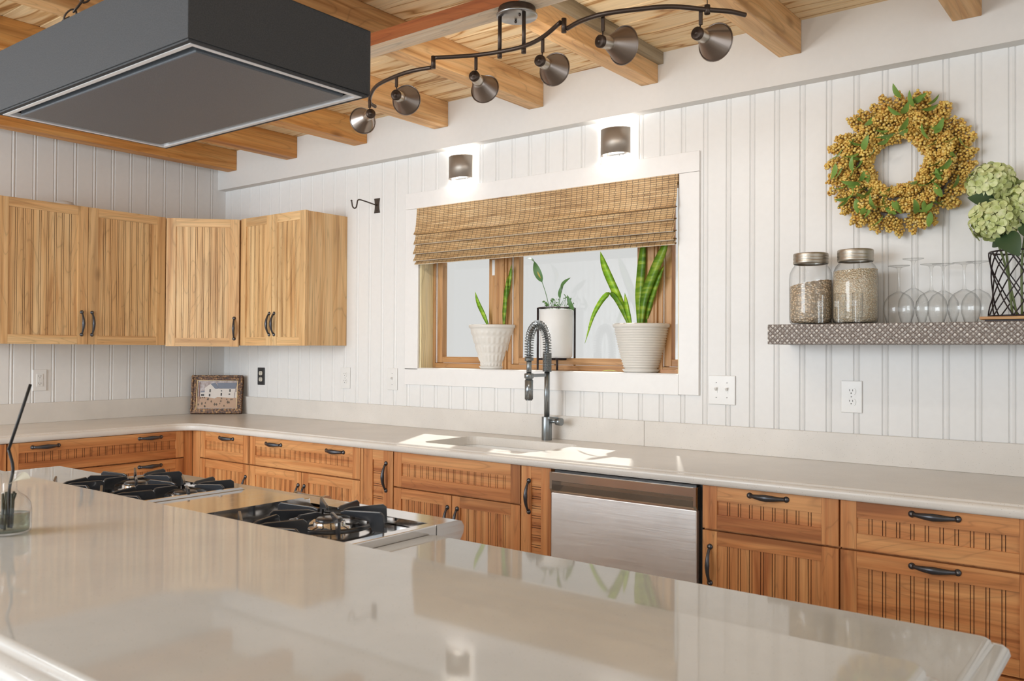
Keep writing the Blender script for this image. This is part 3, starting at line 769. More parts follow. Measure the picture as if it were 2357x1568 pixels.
for i, ((sx, sy), sz, cap, mo, dm) in enumerate(LAMPS):
    cap = Vector(cap); mo = Vector(mo); d = (mo-cap).normalized(); ln = (mo-cap).length
    if i >= 3: pass
    zt = 2.262 if i in (2, 3) else 2.242
    lamp = MB().lathe([(.0165, .044), (.0245, .050), (dm/2-.002, ln-.001), (dm/2, ln), (dm/2+.0015, ln-.002), (dm/2, ln-.004)], 36, 0, aim(cap, d)).build('lamp_shade', m_shade, t, fix=False)
    b = MB(); b.lathe([(.0001, -.002), (.005, -.002), (.005, .0), (.014, .0), (.0175, .003), (.0175, .012)], 24, 0, aim(cap, d)); b.build('socket_cap', m_bronze, lamp)
    b = MB(); b.lathe([(.0172, .012), (.0178, .014), (.0178, .046), (.0172, .050)], 24, 0, aim(cap, d)); b.build('socket', m_sock, lamp)
    b = MB(); b.lathe([(.0001, .085), (.012, .082), (.018, .07), (.012, .060), (.0001, .058)], 16, 0, aim(cap, d)); b.build('bulb', m_bulb, lamp)
    b = MB(); b.box(sx-.0045, sx+.0045, sy-.003, sy+.003, sz, zt); b.tube([(sx, sy, sz+.003), cap+d*.015], .0022, 6); b.build('swivel_stem', m_bronze, lamp)
    sp = bpy.data.lights.new('lamp_glow', 'SPOT'); sp.energy = POW[i]; sp.color = (1.0, .92, .83); sp.spot_size = math.radians(150 if i in (2, 3) else 105); sp.spot_blend = .5; sp.shadow_soft_size = .022
    so = bpy.data.objects.new('lamp_glow', sp); COL.objects.link(so); so.location = mo+d*.004-Vector(t['_o']); so.rotation_euler = d.to_track_quat('-Z', 'Y').to_euler(); so.parent = t

# ------------------------------------------------------------------ wall sconces
t = thing('wall_sconce', (0, 0, 0), 'half-round bronze wall sconce above the left half of the window, nearly edge-on', 'sconce', 'sconces over the window')
b = MB(); sr = .072
pr_o = [(sr*math.cos(PI+PI*i/24), .78*sr*math.sin(PI+PI*i/24)-.012) for i in range(25)]
def vert_shell(b, P2, th, z0, z1):
    q = [(p[0]*(1-th/sr), p[1]*(1-th/sr)) for p in P2]; n = len(P2)
    vs = [(p[0], p[1], z0) for p in P2]+[(p[0], p[1], z1) for p in P2]+[(p[0], p[1], z0) for p in q]+[(p[0], p[1], z1) for p in q]
    fs = []
    for i in range(n-1):
        fs += [(i, i+1, n+i+1, n+i), (2*n+i, 3*n+i, 3*n+i+1, 2*n+i+1), (i, 2*n+i, 2*n+i+1, i+1), (n+i, n+i+1, 3*n+i+1, 3*n+i)]
    fs += [(0, n, 3*n, 2*n), (n-1, 3*n-1, 4*n-1, 2*n-1)]
    b.add(vs, fs, 0, True)
vert_shell(b, pr_o, .003, -.056, .056)
b.build('sconce_shade', m_sconce, t)
b = MB(); b.box(-.04, .04, -.012, 0, -.05, .05); b.build('back_plate', m_plate, t)
b = MB(); b.sphere((0, -.034, 0), .016, 12, 8, sz=1.4); b.build('bulb', m_bulb, t)
for z in (.03, -.03):
    pl = bpy.data.lights.new('sconce_glow', 'POINT'); pl.energy = .8; pl.color = (1, .96, .90); pl.shadow_soft_size = .012
    po = bpy.data.objects.new('sconce_glow', pl); COL.objects.link(po); po.location = (0, -.038, z); po.parent = t
c = copy_tree(t); c['label'] = 'half-round bronze wall sconce above the right half of the window'
t.location = (2.053, -.0005, 2.243); c.location = (2.957, -.0005, 2.243)

# ------------------------------------------------------------------ bamboo blind
def blind_mat():
    m, nt, b = newmat('woven_bamboo'); g = N(nt, 'ShaderNodeNewGeometry'); sx = N(nt, 'ShaderNodeSeparateXYZ'); L(nt, g.outputs['Position'], sx.inputs[0])
    reed = math_(nt, 'FRACT', math_(nt, 'DIVIDE', sx.outputs['Z'], .0092))
    rr_ = ramp(nt, [(0, .22), (.16, .80), (.5, 1.10), (.84, .80), (1, .22)], reed)
    idx = math_(nt, 'FLOOR', math_(nt, 'DIVIDE', sx.outputs['Z'], .0092))
    cx = N(nt, 'ShaderNodeCombineXYZ'); L(nt, math_(nt, 'MULTIPLY', sx.outputs['X'], 5), cx.inputs[0]); L(nt, math_(nt, 'MULTIPLY', idx, 3.7), cx.inputs[1])
    n = noise(nt, cx.outputs[0], 1.0, 3)
    c1 = ramp(nt, [(.28, (.36, .21, .09)), (.5, (.60, .39, .19)), (.72, (.74, .54, .30))], n)
    c = mixc(nt, 1.0, c1.outputs[0], rr_.outputs[0], 'MULTIPLY')
    th = math_(nt, 'FRACT', math_(nt, 'DIVIDE', math_(nt, 'ADD', sx.outputs['X'], math_(nt, 'MULTIPLY', math_(nt, 'MODULO', idx, 2.0), .0022)), .029))
    tr = ramp(nt, [(0, .85), (.07, .85), (.09, 0.0)], th)
    th2 = math_(nt, 'FRACT', math_(nt, 'DIVIDE', sx.outputs['X'], .013)); tr2 = ramp(nt, [(0, .22), (.08, .22), (.14, 0.0)], th2)
    c = mixc(nt, tr.outputs[0], c, (.055, .035, .025)); c = mixc(nt, tr2.outputs[0], c, (.12, .07, .04))
    L(nt, c, b.inputs['Base Color']); b.inputs['Roughness'].default_value = .55
    bump(nt, b, rr_.outputs[0], .6, .0015)
    return m
m_blind = blind_mat(); m_bhem = plain('blind_hem_tape', (.60, .55, .46), .6); m_dark = plain('blind_shadow_edge', (.05, .035, .03), .7)
t = thing('bamboo_blind', (2.505, -.02, 1.766), 'woven bamboo roman blind, half raised in the top of the kitchen window', 'blind')
BX0, BX1 = 1.748, 3.260
prof = [(-.018, 2.066), (-.022, 2.03), (-.026, 1.98), (-.034, 1.945), (-.046, 1.926), (-.030, 1.924), (-.022, 1.930)]
b = MB(); b.strip([(0, p[0], p[1]) for p in prof], (BX0, 0, 0), (BX1, 0, 0))
b.box(BX0, BX1, -.020, -.002, 2.035, 2.066)
b.build('top_panel', m_blind, t, fix=False)
for (z1, z0, yo) in ((1.932, 1.872, -.048), (1.880, 1.822, -.052), (1.830, 1.786, -.050), (1.798, 1.768, -.040)):
    b = MB(); pr = [(-.020, z1), (-.030, z1-.004), (yo+.012, (z0+z1)/2), (yo, z0+.004), (yo+.004, z0), (-.024, z0+.003), (-.018, z0+.01)]
    b.strip([(0, p[0], p[1]) for p in pr], (BX0+.004, 0, 0), (BX1-.004, 0, 0)); f = b.build('fold', m_blind, t, fix=False)
    b = MB(); b.box(BX0+.003, BX1-.003, yo, yo+.004, z0-.0012, z0+.0008); b.build('fold_hem', m_bhem, f)

# ------------------------------------------------------------------ wrought-iron hook
t = thing('plant_hook', (1.427, 0, 2.115), 'wrought-iron plant hook bracket on the beadboard left of the window', 'hook')
b = MB(); pl = []
for i in range(9): a = i/8; pl.append((1.427-.022+.006*math.sin(PI*a), 2.075+.08*a))
pl2 = [(1.427+.022-.006*math.sin(PI*(1-i/8)), 2.155-.08*i/8) for i in range(9)]
poly = pl+pl2
b.prism(poly, -.004, -.0002); b.sphere((1.427, -.005, 2.143), .003, 8, 6); b.sphere((1.427, -.005, 2.087), .003, 8, 6); b.build('back_plate', m_wiron, t)
b = MB(); hp = [(1.427, -.004, 2.117), (1.427, -.03, 2.120), (1.425, -.09, 2.128), (1.424, -.125, 2.131), (1.423, -.140, 2.125), (1.423, -.145, 2.105), (1.423, -.150, 2.088), (1.423, -.163, 2.080), (1.423, -.176, 2.088), (1.423, -.181, 2.106), (1.423, -.184, 2.118)]
hp = crspline(hp, 5); b.tube(hp, .0038, 8); b.sphere(hp[-1], .0055, 8, 6); b.build('hook_arm', m_wiron, t)

# ------------------------------------------------------------------ outlets and switches
def plate(t, w_, h_, mat):
    b = MB(); b.box(-w_/2, w_/2, -.006, 0, -h_/2, h_/2); b.build('wall_plate', mat, t, bevel=.0025)
def duplex(t, mat, slot=m_slot, oz=0):
    for z in (.0195, -.0195):
        b = MB(); pts = []
        for i in range(24):
            a = 2*PI*i/24; pts.append((.0165*math.cos(a), max(-.0125, min(.0125, .0165*math.sin(a)))+z))
        b.prism(pts, -.0085, -.005); r_ = b.build('receptacle', mat, t)
        b = MB()
        for dx in (-.0055, .0055): b.box(dx-.0009, dx+.0009, -.0089, -.0084, z+.001, z+.008)
        b.sphere((0, -.0083, z-.006), .0022, 8, 6); b.build('slot', slot, r_)
    b = MB(); b.sphere((0, -.0062, 0), .0022, 8, 6); b.build('screw', m_screw, t)
def outlet(loc, label, mplate, mrec, w_=.071, h_=.116, rz=0, name='wall_outlet', kind='duplex', gang=1):
    t = thing(name, (0, 0, 0), label, 'outlet' if 'outlet' in name else 'switch')
    plate(t, w_, h_, mplate)
    if kind == 'duplex': duplex(t, mrec)
    elif kind == 'gfci':
        b = MB(); b.box(-.0165, .0165, -.0085, -.005, -.034, .034); r_ = b.build('receptacle', mrec, t, bevel=.001)
        b = MB()
        for z in (.0195, -.0195):
            for dx in (-.0055, .0055): b.box(dx-.0009, dx+.0009, -.0089, -.0084, z, z+.007)
            b.sphere((0, -.0083, z-.006), .002, 8, 6)
        b.build('slot', m_slot, r_)
        b = MB(); b.box(-.006, .006, -.0095, -.008, .001, .006); b.box(-.006, .006, -.0095, -.008, -.006, -.001); b.build('test_button', mplate, r_)
    else:
        for g in range(gang):
            x = (g-(gang-1)/2)*.046
            b = MB(); b.box(x-.005, x+.005, -.0075, -.005, -.012, .012)
            b.add([(x-.004, -.007, -.004), (x+.004, -.007, -.004), (x+.004, -.007, .006), (x-.004, -.007, .006), (x-.0035, -.019, .006), (x+.0035, -.019, .006), (x+.0035, -.017, .011), (x-.0035, -.017, .011)],
                  [(0, 1, 5, 4), (3, 7, 6, 2), (4, 5, 6, 7), (0, 4, 7, 3), (1, 2, 6, 5)]); b.build('toggle', mrec, t)
            b = MB()
            for z in (.030, -.030): b.sphere((x, -.0062, z), .0022, 8, 6)
            b.build('screw', m_screw, t)
    t.location = loc; t.rotation_euler = (0, 0, rz); return t
outlet((.0005, -1.151, 1.145), 'white ground-fault wall outlet on the left wall under the long wall cabinet', m_plate, m_plate, .074, .116, PI/2, kind='gfci')
outlet((.400, -.0005, 1.152), 'black-plated wall outlet with ivory sockets near the room corner', m_plate_k, m_ivory, .068, .108)
outlet((1.180, -.0005, 1.160), 'white wall outlet below the two-door wall cabinet, between corner and window', m_plate, m_plate, .078, .120)
outlet((1.558, -.0005, 1.163), 'single white toggle switch just left of the window', m_plate, m_plate, .074, .118, name='light_switch', kind='toggle')
outlet((3.452, -.0005, 1.165), 'double white toggle switch right of the window', m_plate, m_plate, .116, .118, name='light_switch', kind='toggle', gang=2)
outlet((3.962, -.0005, 1.157), 'white wall outlet under the open shelf at the right', m_plate, m_plate, .076, .118)

# ------------------------------------------------------------------ picture in the corner
def painting_mat():
    m, nt, b = newmat('farmhouse_painting')
    v = pos(nt, (1, 1, 1), obj=True); n = noise(nt, v, 60, 4)
    c = ramp(nt, [(.3, (.26, .19, .17)), (.55, (.40, .33, .32)), (.75, (.50, .46, .48))], n)
    L(nt, c.outputs[0], b.inputs['Base Color']); b.inputs['Roughness'].default_value = .35; return m
def frame_mat():
    m, nt, b = newmat('ornate_gilt_frame'); v = pos(nt); n = noise(nt, v, 90, 4)
    c = ramp(nt, [(.35, (.022, .012, .008)), (.52, (.11, .045, .018)), (.68, (.36, .20, .07))], n); L(nt, c.outputs[0], b.inputs['Base Color'])
    b.inputs['Roughness'].default_value = .4; b.inputs['Metallic'].default_value = .3; bump(nt, b, n, .8, .003); return m
m_pf = frame_mat(); m_paint = painting_mat()
t = thing('framed_painting', (.145, -.145, ZCT), 'small framed farmhouse painting in an ornate brown frame, leaning in the counter corner', 'painting')
ud = Vector((.74, .672, 0)).normalized(); nd = Vector((ud.y, -ud.x, 0))
FP = frame_((.145, -.145, ZCT+.001), ud, nd) @ Matrix.Rotation(math.radians(-9), 4, 'X').inverted()
FP = frame_((.163, -.163, ZCT+.001), ud, nd) @ Matrix.Rotation(math.radians(9), 4, 'X')
PW, PH, FW_ = .156, .242, .030
b = MB()
for (u0, u1, z0, z1) in ((-PW, PW, 0, FW_), (-PW, PW, PH-FW_, PH), (-PW, -PW+FW_, FW_, PH-FW_), (PW-FW_, PW, FW_, PH-FW_)):
    b.box(u0, u1, -.012, .010, z0, z1, 0, FP)
for (u0, u1, z0, z1) in ((-PW, PW, 0, .012), (-PW, PW, PH-.012, PH), (-PW, -PW+.012, .012, PH-.012), (PW-.012, PW, .012, PH-.012)):
    b.box(u0, u1, .009, .016, z0, z1, 0, FP)
b.build('picture_frame', m_pf, t, bevel=.003)
b = MB(); ringb = .006
for (u0, u1, z0, z1) in ((-PW+FW_, PW-FW_, FW_, FW_+.004), (-PW+FW_, PW-FW_, PH-FW_-.004, PH-FW_), (-PW+FW_, -PW+FW_+.005, FW_, PH-FW_), (PW-FW_-.005, PW-FW_, FW_, PH-FW_)):
    b.box(u0, u1, -.004, .006, z0, z1, 0, FP)
b.build('inner_gilt_edge', plain('gilt_edge', (.42, .30, .16), .4, .4), t)
cv = MB(); cv.box(-PW+FW_, PW-FW_, -.006, -.001, FW_, PH-FW_, 0, FP)
cv = cv.build('canvas', [m_paint], t)
def flat(name, polys, col, d=.0004):
    b = MB()
    for pl_ in polys: b.add([(p[0], d, p[1]) for p in pl_], [tuple(range(len(pl_)))], 0, False, FP)
    return b.build(name, plain(name+'_paint', col, .5), cv)
def q(x0, y0, x1, y1): return [(x0, y0), (x1, y0), (x1, y1), (x0, y1)]
U = lambda px_: (px_-860)/1130*.27        # drawing units -> metres
V = lambda py_: .036+(1055-py_)/790*.178
flat('painted_ground', [[(U(300), V(1050)), (U(1390), V(1050)), (U(1385), V(775)), (U(870), V(745)), (U(320), V(730))]], (.46, .29, .185))
flat('painted_house_wall', [[(U(430), V(740)), (U(430), V(620)), (U(540), V(610)), (U(540), V(490)), (U(680), V(380)), (U(810), V(520)), (U(1325), V(515)), (U(1290), V(780)), (U(870), V(745)), (U(800), V(790)), (U(600), V(745))], q(U(1325), V(770), U(1385), V(600))], (.66, .60, .55), .0008)
flat('painted_roof', [[(U(680), V(380)), (U(800), V(345)), (U(900), V(500)), (U(810), V(522))], [(U(840), V(350)), (U(1370), V(345)), (U(1320), V(517)), (U(900), V(505))], [(U(430), V(620)), (U(440), V(590)), (U(540), V(575)), (U(540), V(612))]], (.16, .18, .235), .0012)
flat('painted_windows', [q(U(660), V(610), U(695), V(530)), q(U(650), V(730), U(690), V(660)), q(U(955), V(590), U(985), V(560)), q(U(950), V(710), U(985), V(635)), q(U(1170), V(600), U(1205), V(530)), q(U(1155), V(685), U(1195), V(650)), q(U(450), V(715), U(530), V(665))], (.03, .025, .022), .0016)
rs = random.Random(3)
flat('painted_shrubs', [[(U(x_), V(y_)+s_), (U(x_)-s_*.5, V(y_)), (U(x_), V(y_)-s_*.8), (U(x_)+s_*.5, V(y_))] for x_, y_, s_ in [(rs.uniform(330, 1340), rs.uniform(800, 1010), rs.uniform(.006, .012)) for _ in range(16)]]+[[(U(x_), V(y_)+.01), (U(x_)-.005, V(y_)), (U(x_)+.005, V(y_))] for x_, y_ in ((440, 790), (490, 780), (540, 780), (620, 830), (980, 800), (1115, 830), (1250, 830))], (.10, .065, .035), .0018)
flat('painted_post', [q(U(395), V(880), U(412), V(330))], (.20, .07, .05), .0014)

# ------------------------------------------------------------------ faucet
FX, FY = 2.640, -.085
t = thing('kitchen_faucet', (FX, FY, ZCT), 'gunmetal spring-neck kitchen faucet standing behind the sink', 'faucet')
b = MB(); b.tube([(FX, FY, ZCT), (FX, FY, 1.020)], .0235, 24); b.build('faucet_body', m_faucet, t, bevel=.001)
b = MB(); b.tube([(FX, FY, 1.020), (FX, FY, 1.225)], .0125, 18); b.build('riser', m_faucet, t)
b = MB(); b.tube([(FX+.02, FY, 1.000), (FX+.058, FY, 1.002)], .009, 14); b.tube([(FX+.055, FY, 1.001), (FX+.082, FY+.0, 1.001)], .017, 18); b.tube([(FX+.066, FY, 1.005), (FX+.066, FY-.01, 1.018), (FX+.064, FY-.075, 1.022)], .005, 10); b.build('lever_handle', m_faucet, t)
HY = FY-.138
arc = [(FX, FY, 1.225), (FX, FY, 1.345)]
for i in range(1, 16):
    a = PI*i/16; arc.append((FX, (FY+HY)/2+(FY-HY)/2*math.cos(a), 1.345+.093*math.sin(a)))
arc += [(FX, HY, 1.345), (FX, HY, 1.28), (FX, HY, 1.205)]
arc = crspline(arc, 4)
b = MB(); b.tube(arc, .0085, 12); b.build('hose', plain('hose_steel', (.16, .17, .175), .35, .85), t)
def coil(path, R, r, pitch, s0, s1):
    Ls = [0]
    for a, c_ in zip(path[:-1], path[1:]): Ls.append(Ls[-1]+(Vector(c_)-Vector(a)).length)
    out = []; s = s0; ph = 0
    while s < s1:
        i = max(0, min(len(path)-2, next((k for k in range(len(Ls)-1) if Ls[k+1] >= s), len(path)-2)))
        tt = (s-Ls[i])/max(1e-6, Ls[i+1]-Ls[i]); p = Vector(path[i]).lerp(Vector(path[i+1]), tt)
        tg = (Vector(path[min(i+2, len(path)-1)])-Vector(path[max(i-1, 0)])).normalized(); e1 = Vector((1, 0, 0)); e2 = tg.cross(e1)
        pt_ = pitch(s) if callable(pitch) else pitch
        out.append(p+e1*R*math.cos(ph)+e2*R*math.sin(ph)); ph += 2*PI/12; s += pt_/12
    return out
tot = sum((Vector(c_)-Vector(a)).length for a, c_ in zip(arc[:-1], arc[1:]))
b = MB(); b.tube(coil(arc, .0190, .002, lambda s: .0042 if s < .085 else (.0118 if s < tot-.085 else .0048), 0.0, tot-.07), .0021, 5); b.build('spring', m_faucet, t)
b = MB(); b.tube([(FX, HY, 1.30), (FX, HY, 1.20)], .0115, 16)
b.tube([(FX, HY, 1.215), (FX, HY, 1.19)], .016, 18); b.tube([(FX, HY, 1.19), (FX, HY, 1.105)], .0185, 20); b.tube([(FX, HY, 1.105), (FX, HY, 1.100)], .015, 18); b.build('spray_head', m_faucet, t)
b = MB(); b.box(FX-.004, FX+.004, HY+.014, FY-.008, 1.203, 1.217); b.lathe([(.018, 1.198), (.021, 1.2), (.021, 1.218), (.018, 1.22)], 18, 0, XF((FX, HY, 0))); b.build('holder_arm', m_faucet, t)

# ------------------------------------------------------------------ open shelf
def tin_mat():
    m, nt, b = newmat('pressed_tin'); v = pos(nt)
    rot = N(nt, 'ShaderNodeMapping'); L(nt, v, rot.inputs[0]); rot.inputs['Rotation'].default_value = (0, PI/4, 0)
    vo = N(nt, 'ShaderNodeTexVoronoi', distance='CHEBYCHEV'); vo.inputs['Scale'].default_value = 40; vo.inputs['Randomness'].default_value = 0.0
    L(nt, rot.outputs[0], vo.inputs['Vector'])
    vo2 = N(nt, 'ShaderNodeTexVoronoi'); vo2.inputs['Scale'].default_value = 80; vo2.inputs['Randomness'].default_value = .25; L(nt, rot.outputs[0], vo2.inputs['Vector'])
    g1 = ramp(nt, [(.0, .9), (.18, .5), (.26, .1), (.36, .6), (.46, .15), (.5, .95)], vo.outputs['Distance'])
    g2 = ramp(nt, [(.1, 1.0), (.45, .1)], vo2.outputs['Distance'])
    h = mixc(nt, .45, g1.outputs[0], g2.outputs[0])
    c = ramp(nt, [(.15, (.12, .085, .065)), (.30, (.24, .20, .18)), (.52, (.46, .435, .41)), (.80, (.86, .80, .73))], h)
    L(nt, c.outputs[0], b.inputs['Base Color']); b.inputs['Roughness'].default_value = .45; b.inputs['Metallic'].default_value = .1
    bump(nt, b, h, .9, .003); return m
m_tin = tin_mat()
SHY = -.225; SZ0, SZ1 = 1.349, 1.421
b = MB(); b.box(3.728, 5.24, SHY, -.0005, SZ0, SZ1)
tag(b.build('wall_shelf', m_tin, bevel=.002), 'thick floating shelf faced in pressed grey tin, right of the window', 'shelf')

# jars
def grain_mat(name, a, bcol, c_, sc, dark):
    m, nt, b = newmat(name); v = pos(nt, (1, 1, 1.25)); vo = N(nt, 'ShaderNodeTexVoronoi'); vo.inputs['Scale'].default_value = sc; L(nt, v, vo.inputs['Vector'])
    r = ramp(nt, [(0, a), (.5, bcol), (1, c_)], N_sep(nt, vo.outputs['Color']))
    e = ramp(nt, [(.25, 1.0), (.62, dark)], vo.outputs['Distance']); c = mixc(nt, 1.0, r.outputs[0], e.outputs[0], 'MULTIPLY')
    L(nt, c, b.inputs['Base Color']); b.inputs['Roughness'].default_value = .5
    inv = ramp(nt, [(0, 1.0), (.6, 0.0)], vo.outputs['Distance']); bump(nt, b, inv.outputs[0], 1.0, .004); return m
m_beans = grain_mat('dried_beans', (.76, .56, .37), (.86, .68, .48), (.92, .80, .64), 115, .38)
m_oats = grain_mat('rolled_oats', (.84, .65, .44), (.94, .79, .57), (.96, .88, .72), 150, .55)
def jar(cx, cy, label, fill_h, m_fill, slope, lid_r, body_r, name_fill, H=.255):
    t = thing('storage_jar', (cx, cy, SZ1), label, 'jar', 'mason jars on the tin shelf'); X = XF((cx, cy, SZ1))
    b = MB(); r = body_r
    b.lathe([(.0001, .004), (r*.86, .002), (r*.96, .008), (r, .022), (r, .165), (r*.97, .188), (r*.86, .207), (lid_r*.93, .216), (lid_r*.93, .235)], 40, 0, X); b.build('glass_body', m_glass, t)
    b = MB(); k = 40; ri = r*.965; prof_ = [(ri*.80, .006), (ri*.93, .010), (ri, .024)]
    vs = []; fs = []
    for (rr__, z) in prof_: vs += [(cx+rr__*math.cos(2*PI*i/k), cy+rr__*math.sin(2*PI*i/k), SZ1+z) for i in range(k)]
    vs += [(cx+ri*math.cos(2*PI*i/k), cy+ri*math.sin(2*PI*i/k), SZ1+fill_h+slope*math.cos(2*PI*i/k)+.0015*math.sin(9*i)) for i in range(k)]
    for j in range(3): fs += [(j*k+i, j*k+(i+1) % k, (j+1)*k+(i+1) % k, (j+1)*k+i) for i in range(k)]
    vs.append((cx, cy, SZ1+fill_h+.004)); fs += [(3*k+i, 3*k+(i+1) % k, 4*k) for i in range(k)]; fs.append(tuple(range(k-1, -1, -1)))
    b.add(vs, fs, 0, True); f = b.build(name_fill, m_fill, t); f['kind'] = 'stuff'
    b = MB(); lr = lid_r
    b.lathe([(lr*.96, .222), (lr, .224), (lr, .232), (lr*.985, .234), (lr*.985, .237), (lr, .239), (lr, .245), (lr*.985, .247), (lr, .249), (lr, H+.003), (lr*.97, H+.006), (.0001, H+.006)], 40, 0, X); b.build('lid', m_lid, t)
jar(3.852, -.125, 'glass storage jar of dried beans on the shelf, left of the two', .150, m_beans, .012, .062, .076, 'beans')
jar(4.010, -.125, 'glass storage jar filled higher with pale oats, right of the two on the shelf', .190, m_oats, .004, .061, .076, 'oats', .258)
# tall narrow shot glasses
m_print = plain('frosted_print', (.85, .85, .85), .5)
def shot(cx, cy, label, mark):
    t = thing('shot_glass', (cx, cy, SZ1), label, 'glass', 'tall shot glasses in front of the jars'); X = XF((cx, cy, SZ1))
    b = MB(); b.lathe([(.0001, .001), (.0168, .001), (.0172, .004), (.0188, .104), (.0184, .106), (.0176, .104), (.0158, .026), (.012, .020), (.0001, .019)], 28, 0, X); b.build('glass_body', m_glass, t)
    if mark:
        b = MB()
        for (dx, dz) in ((-.0045, .064), (.0045, .064), (-.0045, .075), (.0045, .075)):
            ring = []
            for i in range(12):
                a = 2*PI*i/12; u = dx+.0035*math.cos(a)+mark; ring.append((cx+.0188*math.sin(u/.0188), cy-.0188*math.cos(u/.0188), SZ1+dz+.0042*math.sin(a)))
            b.tube(ring, .0006, 4, closed=True)
        b.build('printed_mark', m_print, t)
shot(3.914, -.205, 'tall clear shot glass in front of the bean jar', .002)
shot(3.981, -.202, 'tall clear shot glass between the two storage jars', -.010)
shot(4.040, -.205, 'tall clear shot glass in front of the oat jar', -.006)
# upside-down wine glasses
def wine_proto():
    t = thing('wine_glass', (0, 0, 0), '', 'glass', 'upturned wine glasses on the shelf')
    b = MB(); b.lathe([(.0375, .000), (.0383, .0005), (.0475, .030), (.0495, .050), (.046, .072), (.034, .092), (.018, .102), (.007, .108)], 36); b.build('bowl', m_glass, t)
    b = MB(); b.lathe([(.007, .108), (.0048, .118), (.0040, .150), (.0042, .178), (.007, .187), (.012, .190)], 18); b.build('stem', m_glass, t)
    b = MB(); b.lathe([(.012, .190), (.034, .1945), (.0345, .196), (.0001, .197)], 32); b.build('foot', m_glass, t)
    return t
wp = wine_proto()
GL = [(4.166, -.170, 1.0, 'front row, next to the oat jar'), (4.268, -.172, 1.0, 'front row, the middle one'), (4.366, -.170, 1.0, 'front row, nearest the wire vase'),
      (4.190, -.075, 1.16, 'back row, the tallest, near the oat jar'), (4.284, -.072, 1.04, 'back row, the middle one'), (4.388, -.070, 1.05, 'back row, nearest the wire vase')]
for i, (x, y_, s, wh) in enumerate(GL):
    o = wp if i == 0 else copy_tree(wp)
    o.location = (x, y_, SZ1); o.scale = (1, 1, s); o['label'] = 'clear upturned wine glass on the shelf, '+wh

# coaster, tray, wire vase, hydrangeas
VX, VY = 4.512, -.140
b = MB(); b.box(4.432, 4.60, -.215, -.06, SZ1, SZ1+.006); tag(b.build('black_tray', m_blackwire, bevel=.001), 'thin black tray under the wooden coaster on the shelf', 'tray')
b = MB(); b.box(4.418, 4.61, -.222, -.05, SZ1+.0065, SZ1+.016); tag(b.build('wooden_coaster', w_coast, bevel=.0015), 'flat orange-brown wooden board under the wire vase', 'board')
ZV = SZ1+.0165
t = thing('wire_vase', (VX, VY, ZV), 'black twisted-wire lattice vase holding the hydrangeas', 'vase')
def vr(z): return .078-.008*math.sin(PI*min(1, z/.20))+.006*math.cos(z*40)*.3
b = MB()
for k in range(8):
    for sg in (-1, 1):
        pts = []
        for i in range(25):
            z = .205*i/24; a = 2*PI*k/8+sg*1.75*z/.205; rr__ = vr(z)+(.0015 if sg > 0 else -.0015)
            pts.append((VX+rr__*math.cos(a), VY+rr__*math.sin(a), ZV+z+.002))
        b.tube(pts, .0022, 6)
b.build('wire_lattice', m_blackwire, t)
for z in (.002, .207):
    b = MB(); b.tube([(VX+vr(z)*math.cos(2*PI*i/32), VY+vr(z)*math.sin(2*PI*i/32), ZV+z) for i in range(32)], .0028, 8, closed=True); b.build('wire_ring', m_blackwire, t)
def petal_mat(name, a, c_, obj=True):
    m, nt, b = newmat(name); g = N(nt, 'ShaderNodeNewGeometry')
    n = noise(nt, pos(nt), 38, 3); r = ramp(nt, [(.3, a), (.52, c_), (.72, (.80, .80, .52))], n)
    L(nt, r.outputs[0], b.inputs['Base Color']); b.inputs['Roughness'].default_value = .55
    b.inputs['Subsurface Weight'].default_value = .0; return m
m_petal = petal_mat('hydrangea_petal', (.38, .44, .12), (.62, .68, .32))
m_leafd = plain('hydrangea_leaf', (.045, .085, .035), .45); m_stem = plain('green_stem', (.12, .16, .05), .5)
def floret(b, c_, d, s, rnd):
    d = d.normalized(); e1 = d.orthogonal().normalized(); e1 = Quaternion(d, rnd.uniform(0, PI)) @ e1
    for k in range(4):
        u = Quaternion(d, k*PI/2+rnd.uniform(-.15, .15)) @ e1; v_ = d.cross(u); up_ = rnd.uniform(.15, .5)
        pts = []
        for (a, w_, h_) in ((.08, .0, 0), (.35, .34, .10), (.7, .50, .22), (1.0, .33, .30), (1.1, 0, .30)):
            pts.append((a, w_, h_*up_*1.6))
        cl = [c_+u*a*s+d*h_*s for a, w_, h_ in pts]
        lf = [c_+u*a*s+v_*w_*s+d*(h_+.10*w_)*s for a, w_, h_ in pts[1:4]]; rg = [c_+u*a*s-v_*w_*s+d*(h_+.10*w_)*s for a, w_, h_ in pts[1:4]]
        vs = cl+lf+rg
        b.add(vs, [(0, 1, 5), (1, 2, 6, 5), (2, 3, 7, 6), (3, 4, 7), (0, 8, 1), (1, 8, 9, 2), (2, 9, 10, 3), (3, 10, 4)], 0, True)
def leaf_mesh(b, p0, p1, w_, nrm, mi=0, curl=.15, n=8):
    p0, p1 = Vector(p0), Vector(p1); d = p1-p0; ln = d.length; d.normalize(); s = d.cross(Vector(nrm)).normalized(); nn = s.cross(d)
    vs = []
    for i in range(n+1):
        a = i/n; ww = w_*math.sin(PI*a**.8)**.8*.5 if 0 < a < 1 else 0
        c_ = p0+d*ln*a+nn*curl*ln*math.sin(PI*a)
        vs += [c_-s*ww+nn*ww*.25, c_, c_+s*ww+nn*ww*.25]
    fs = []
    for i in range(n): fs += [(3*i, 3*i+1, 3*i+4, 3*i+3), (3*i+1, 3*i+2, 3*i+5, 3*i+4)]
    b.add(vs, fs, mi, True)
rnd = random.Random(11)
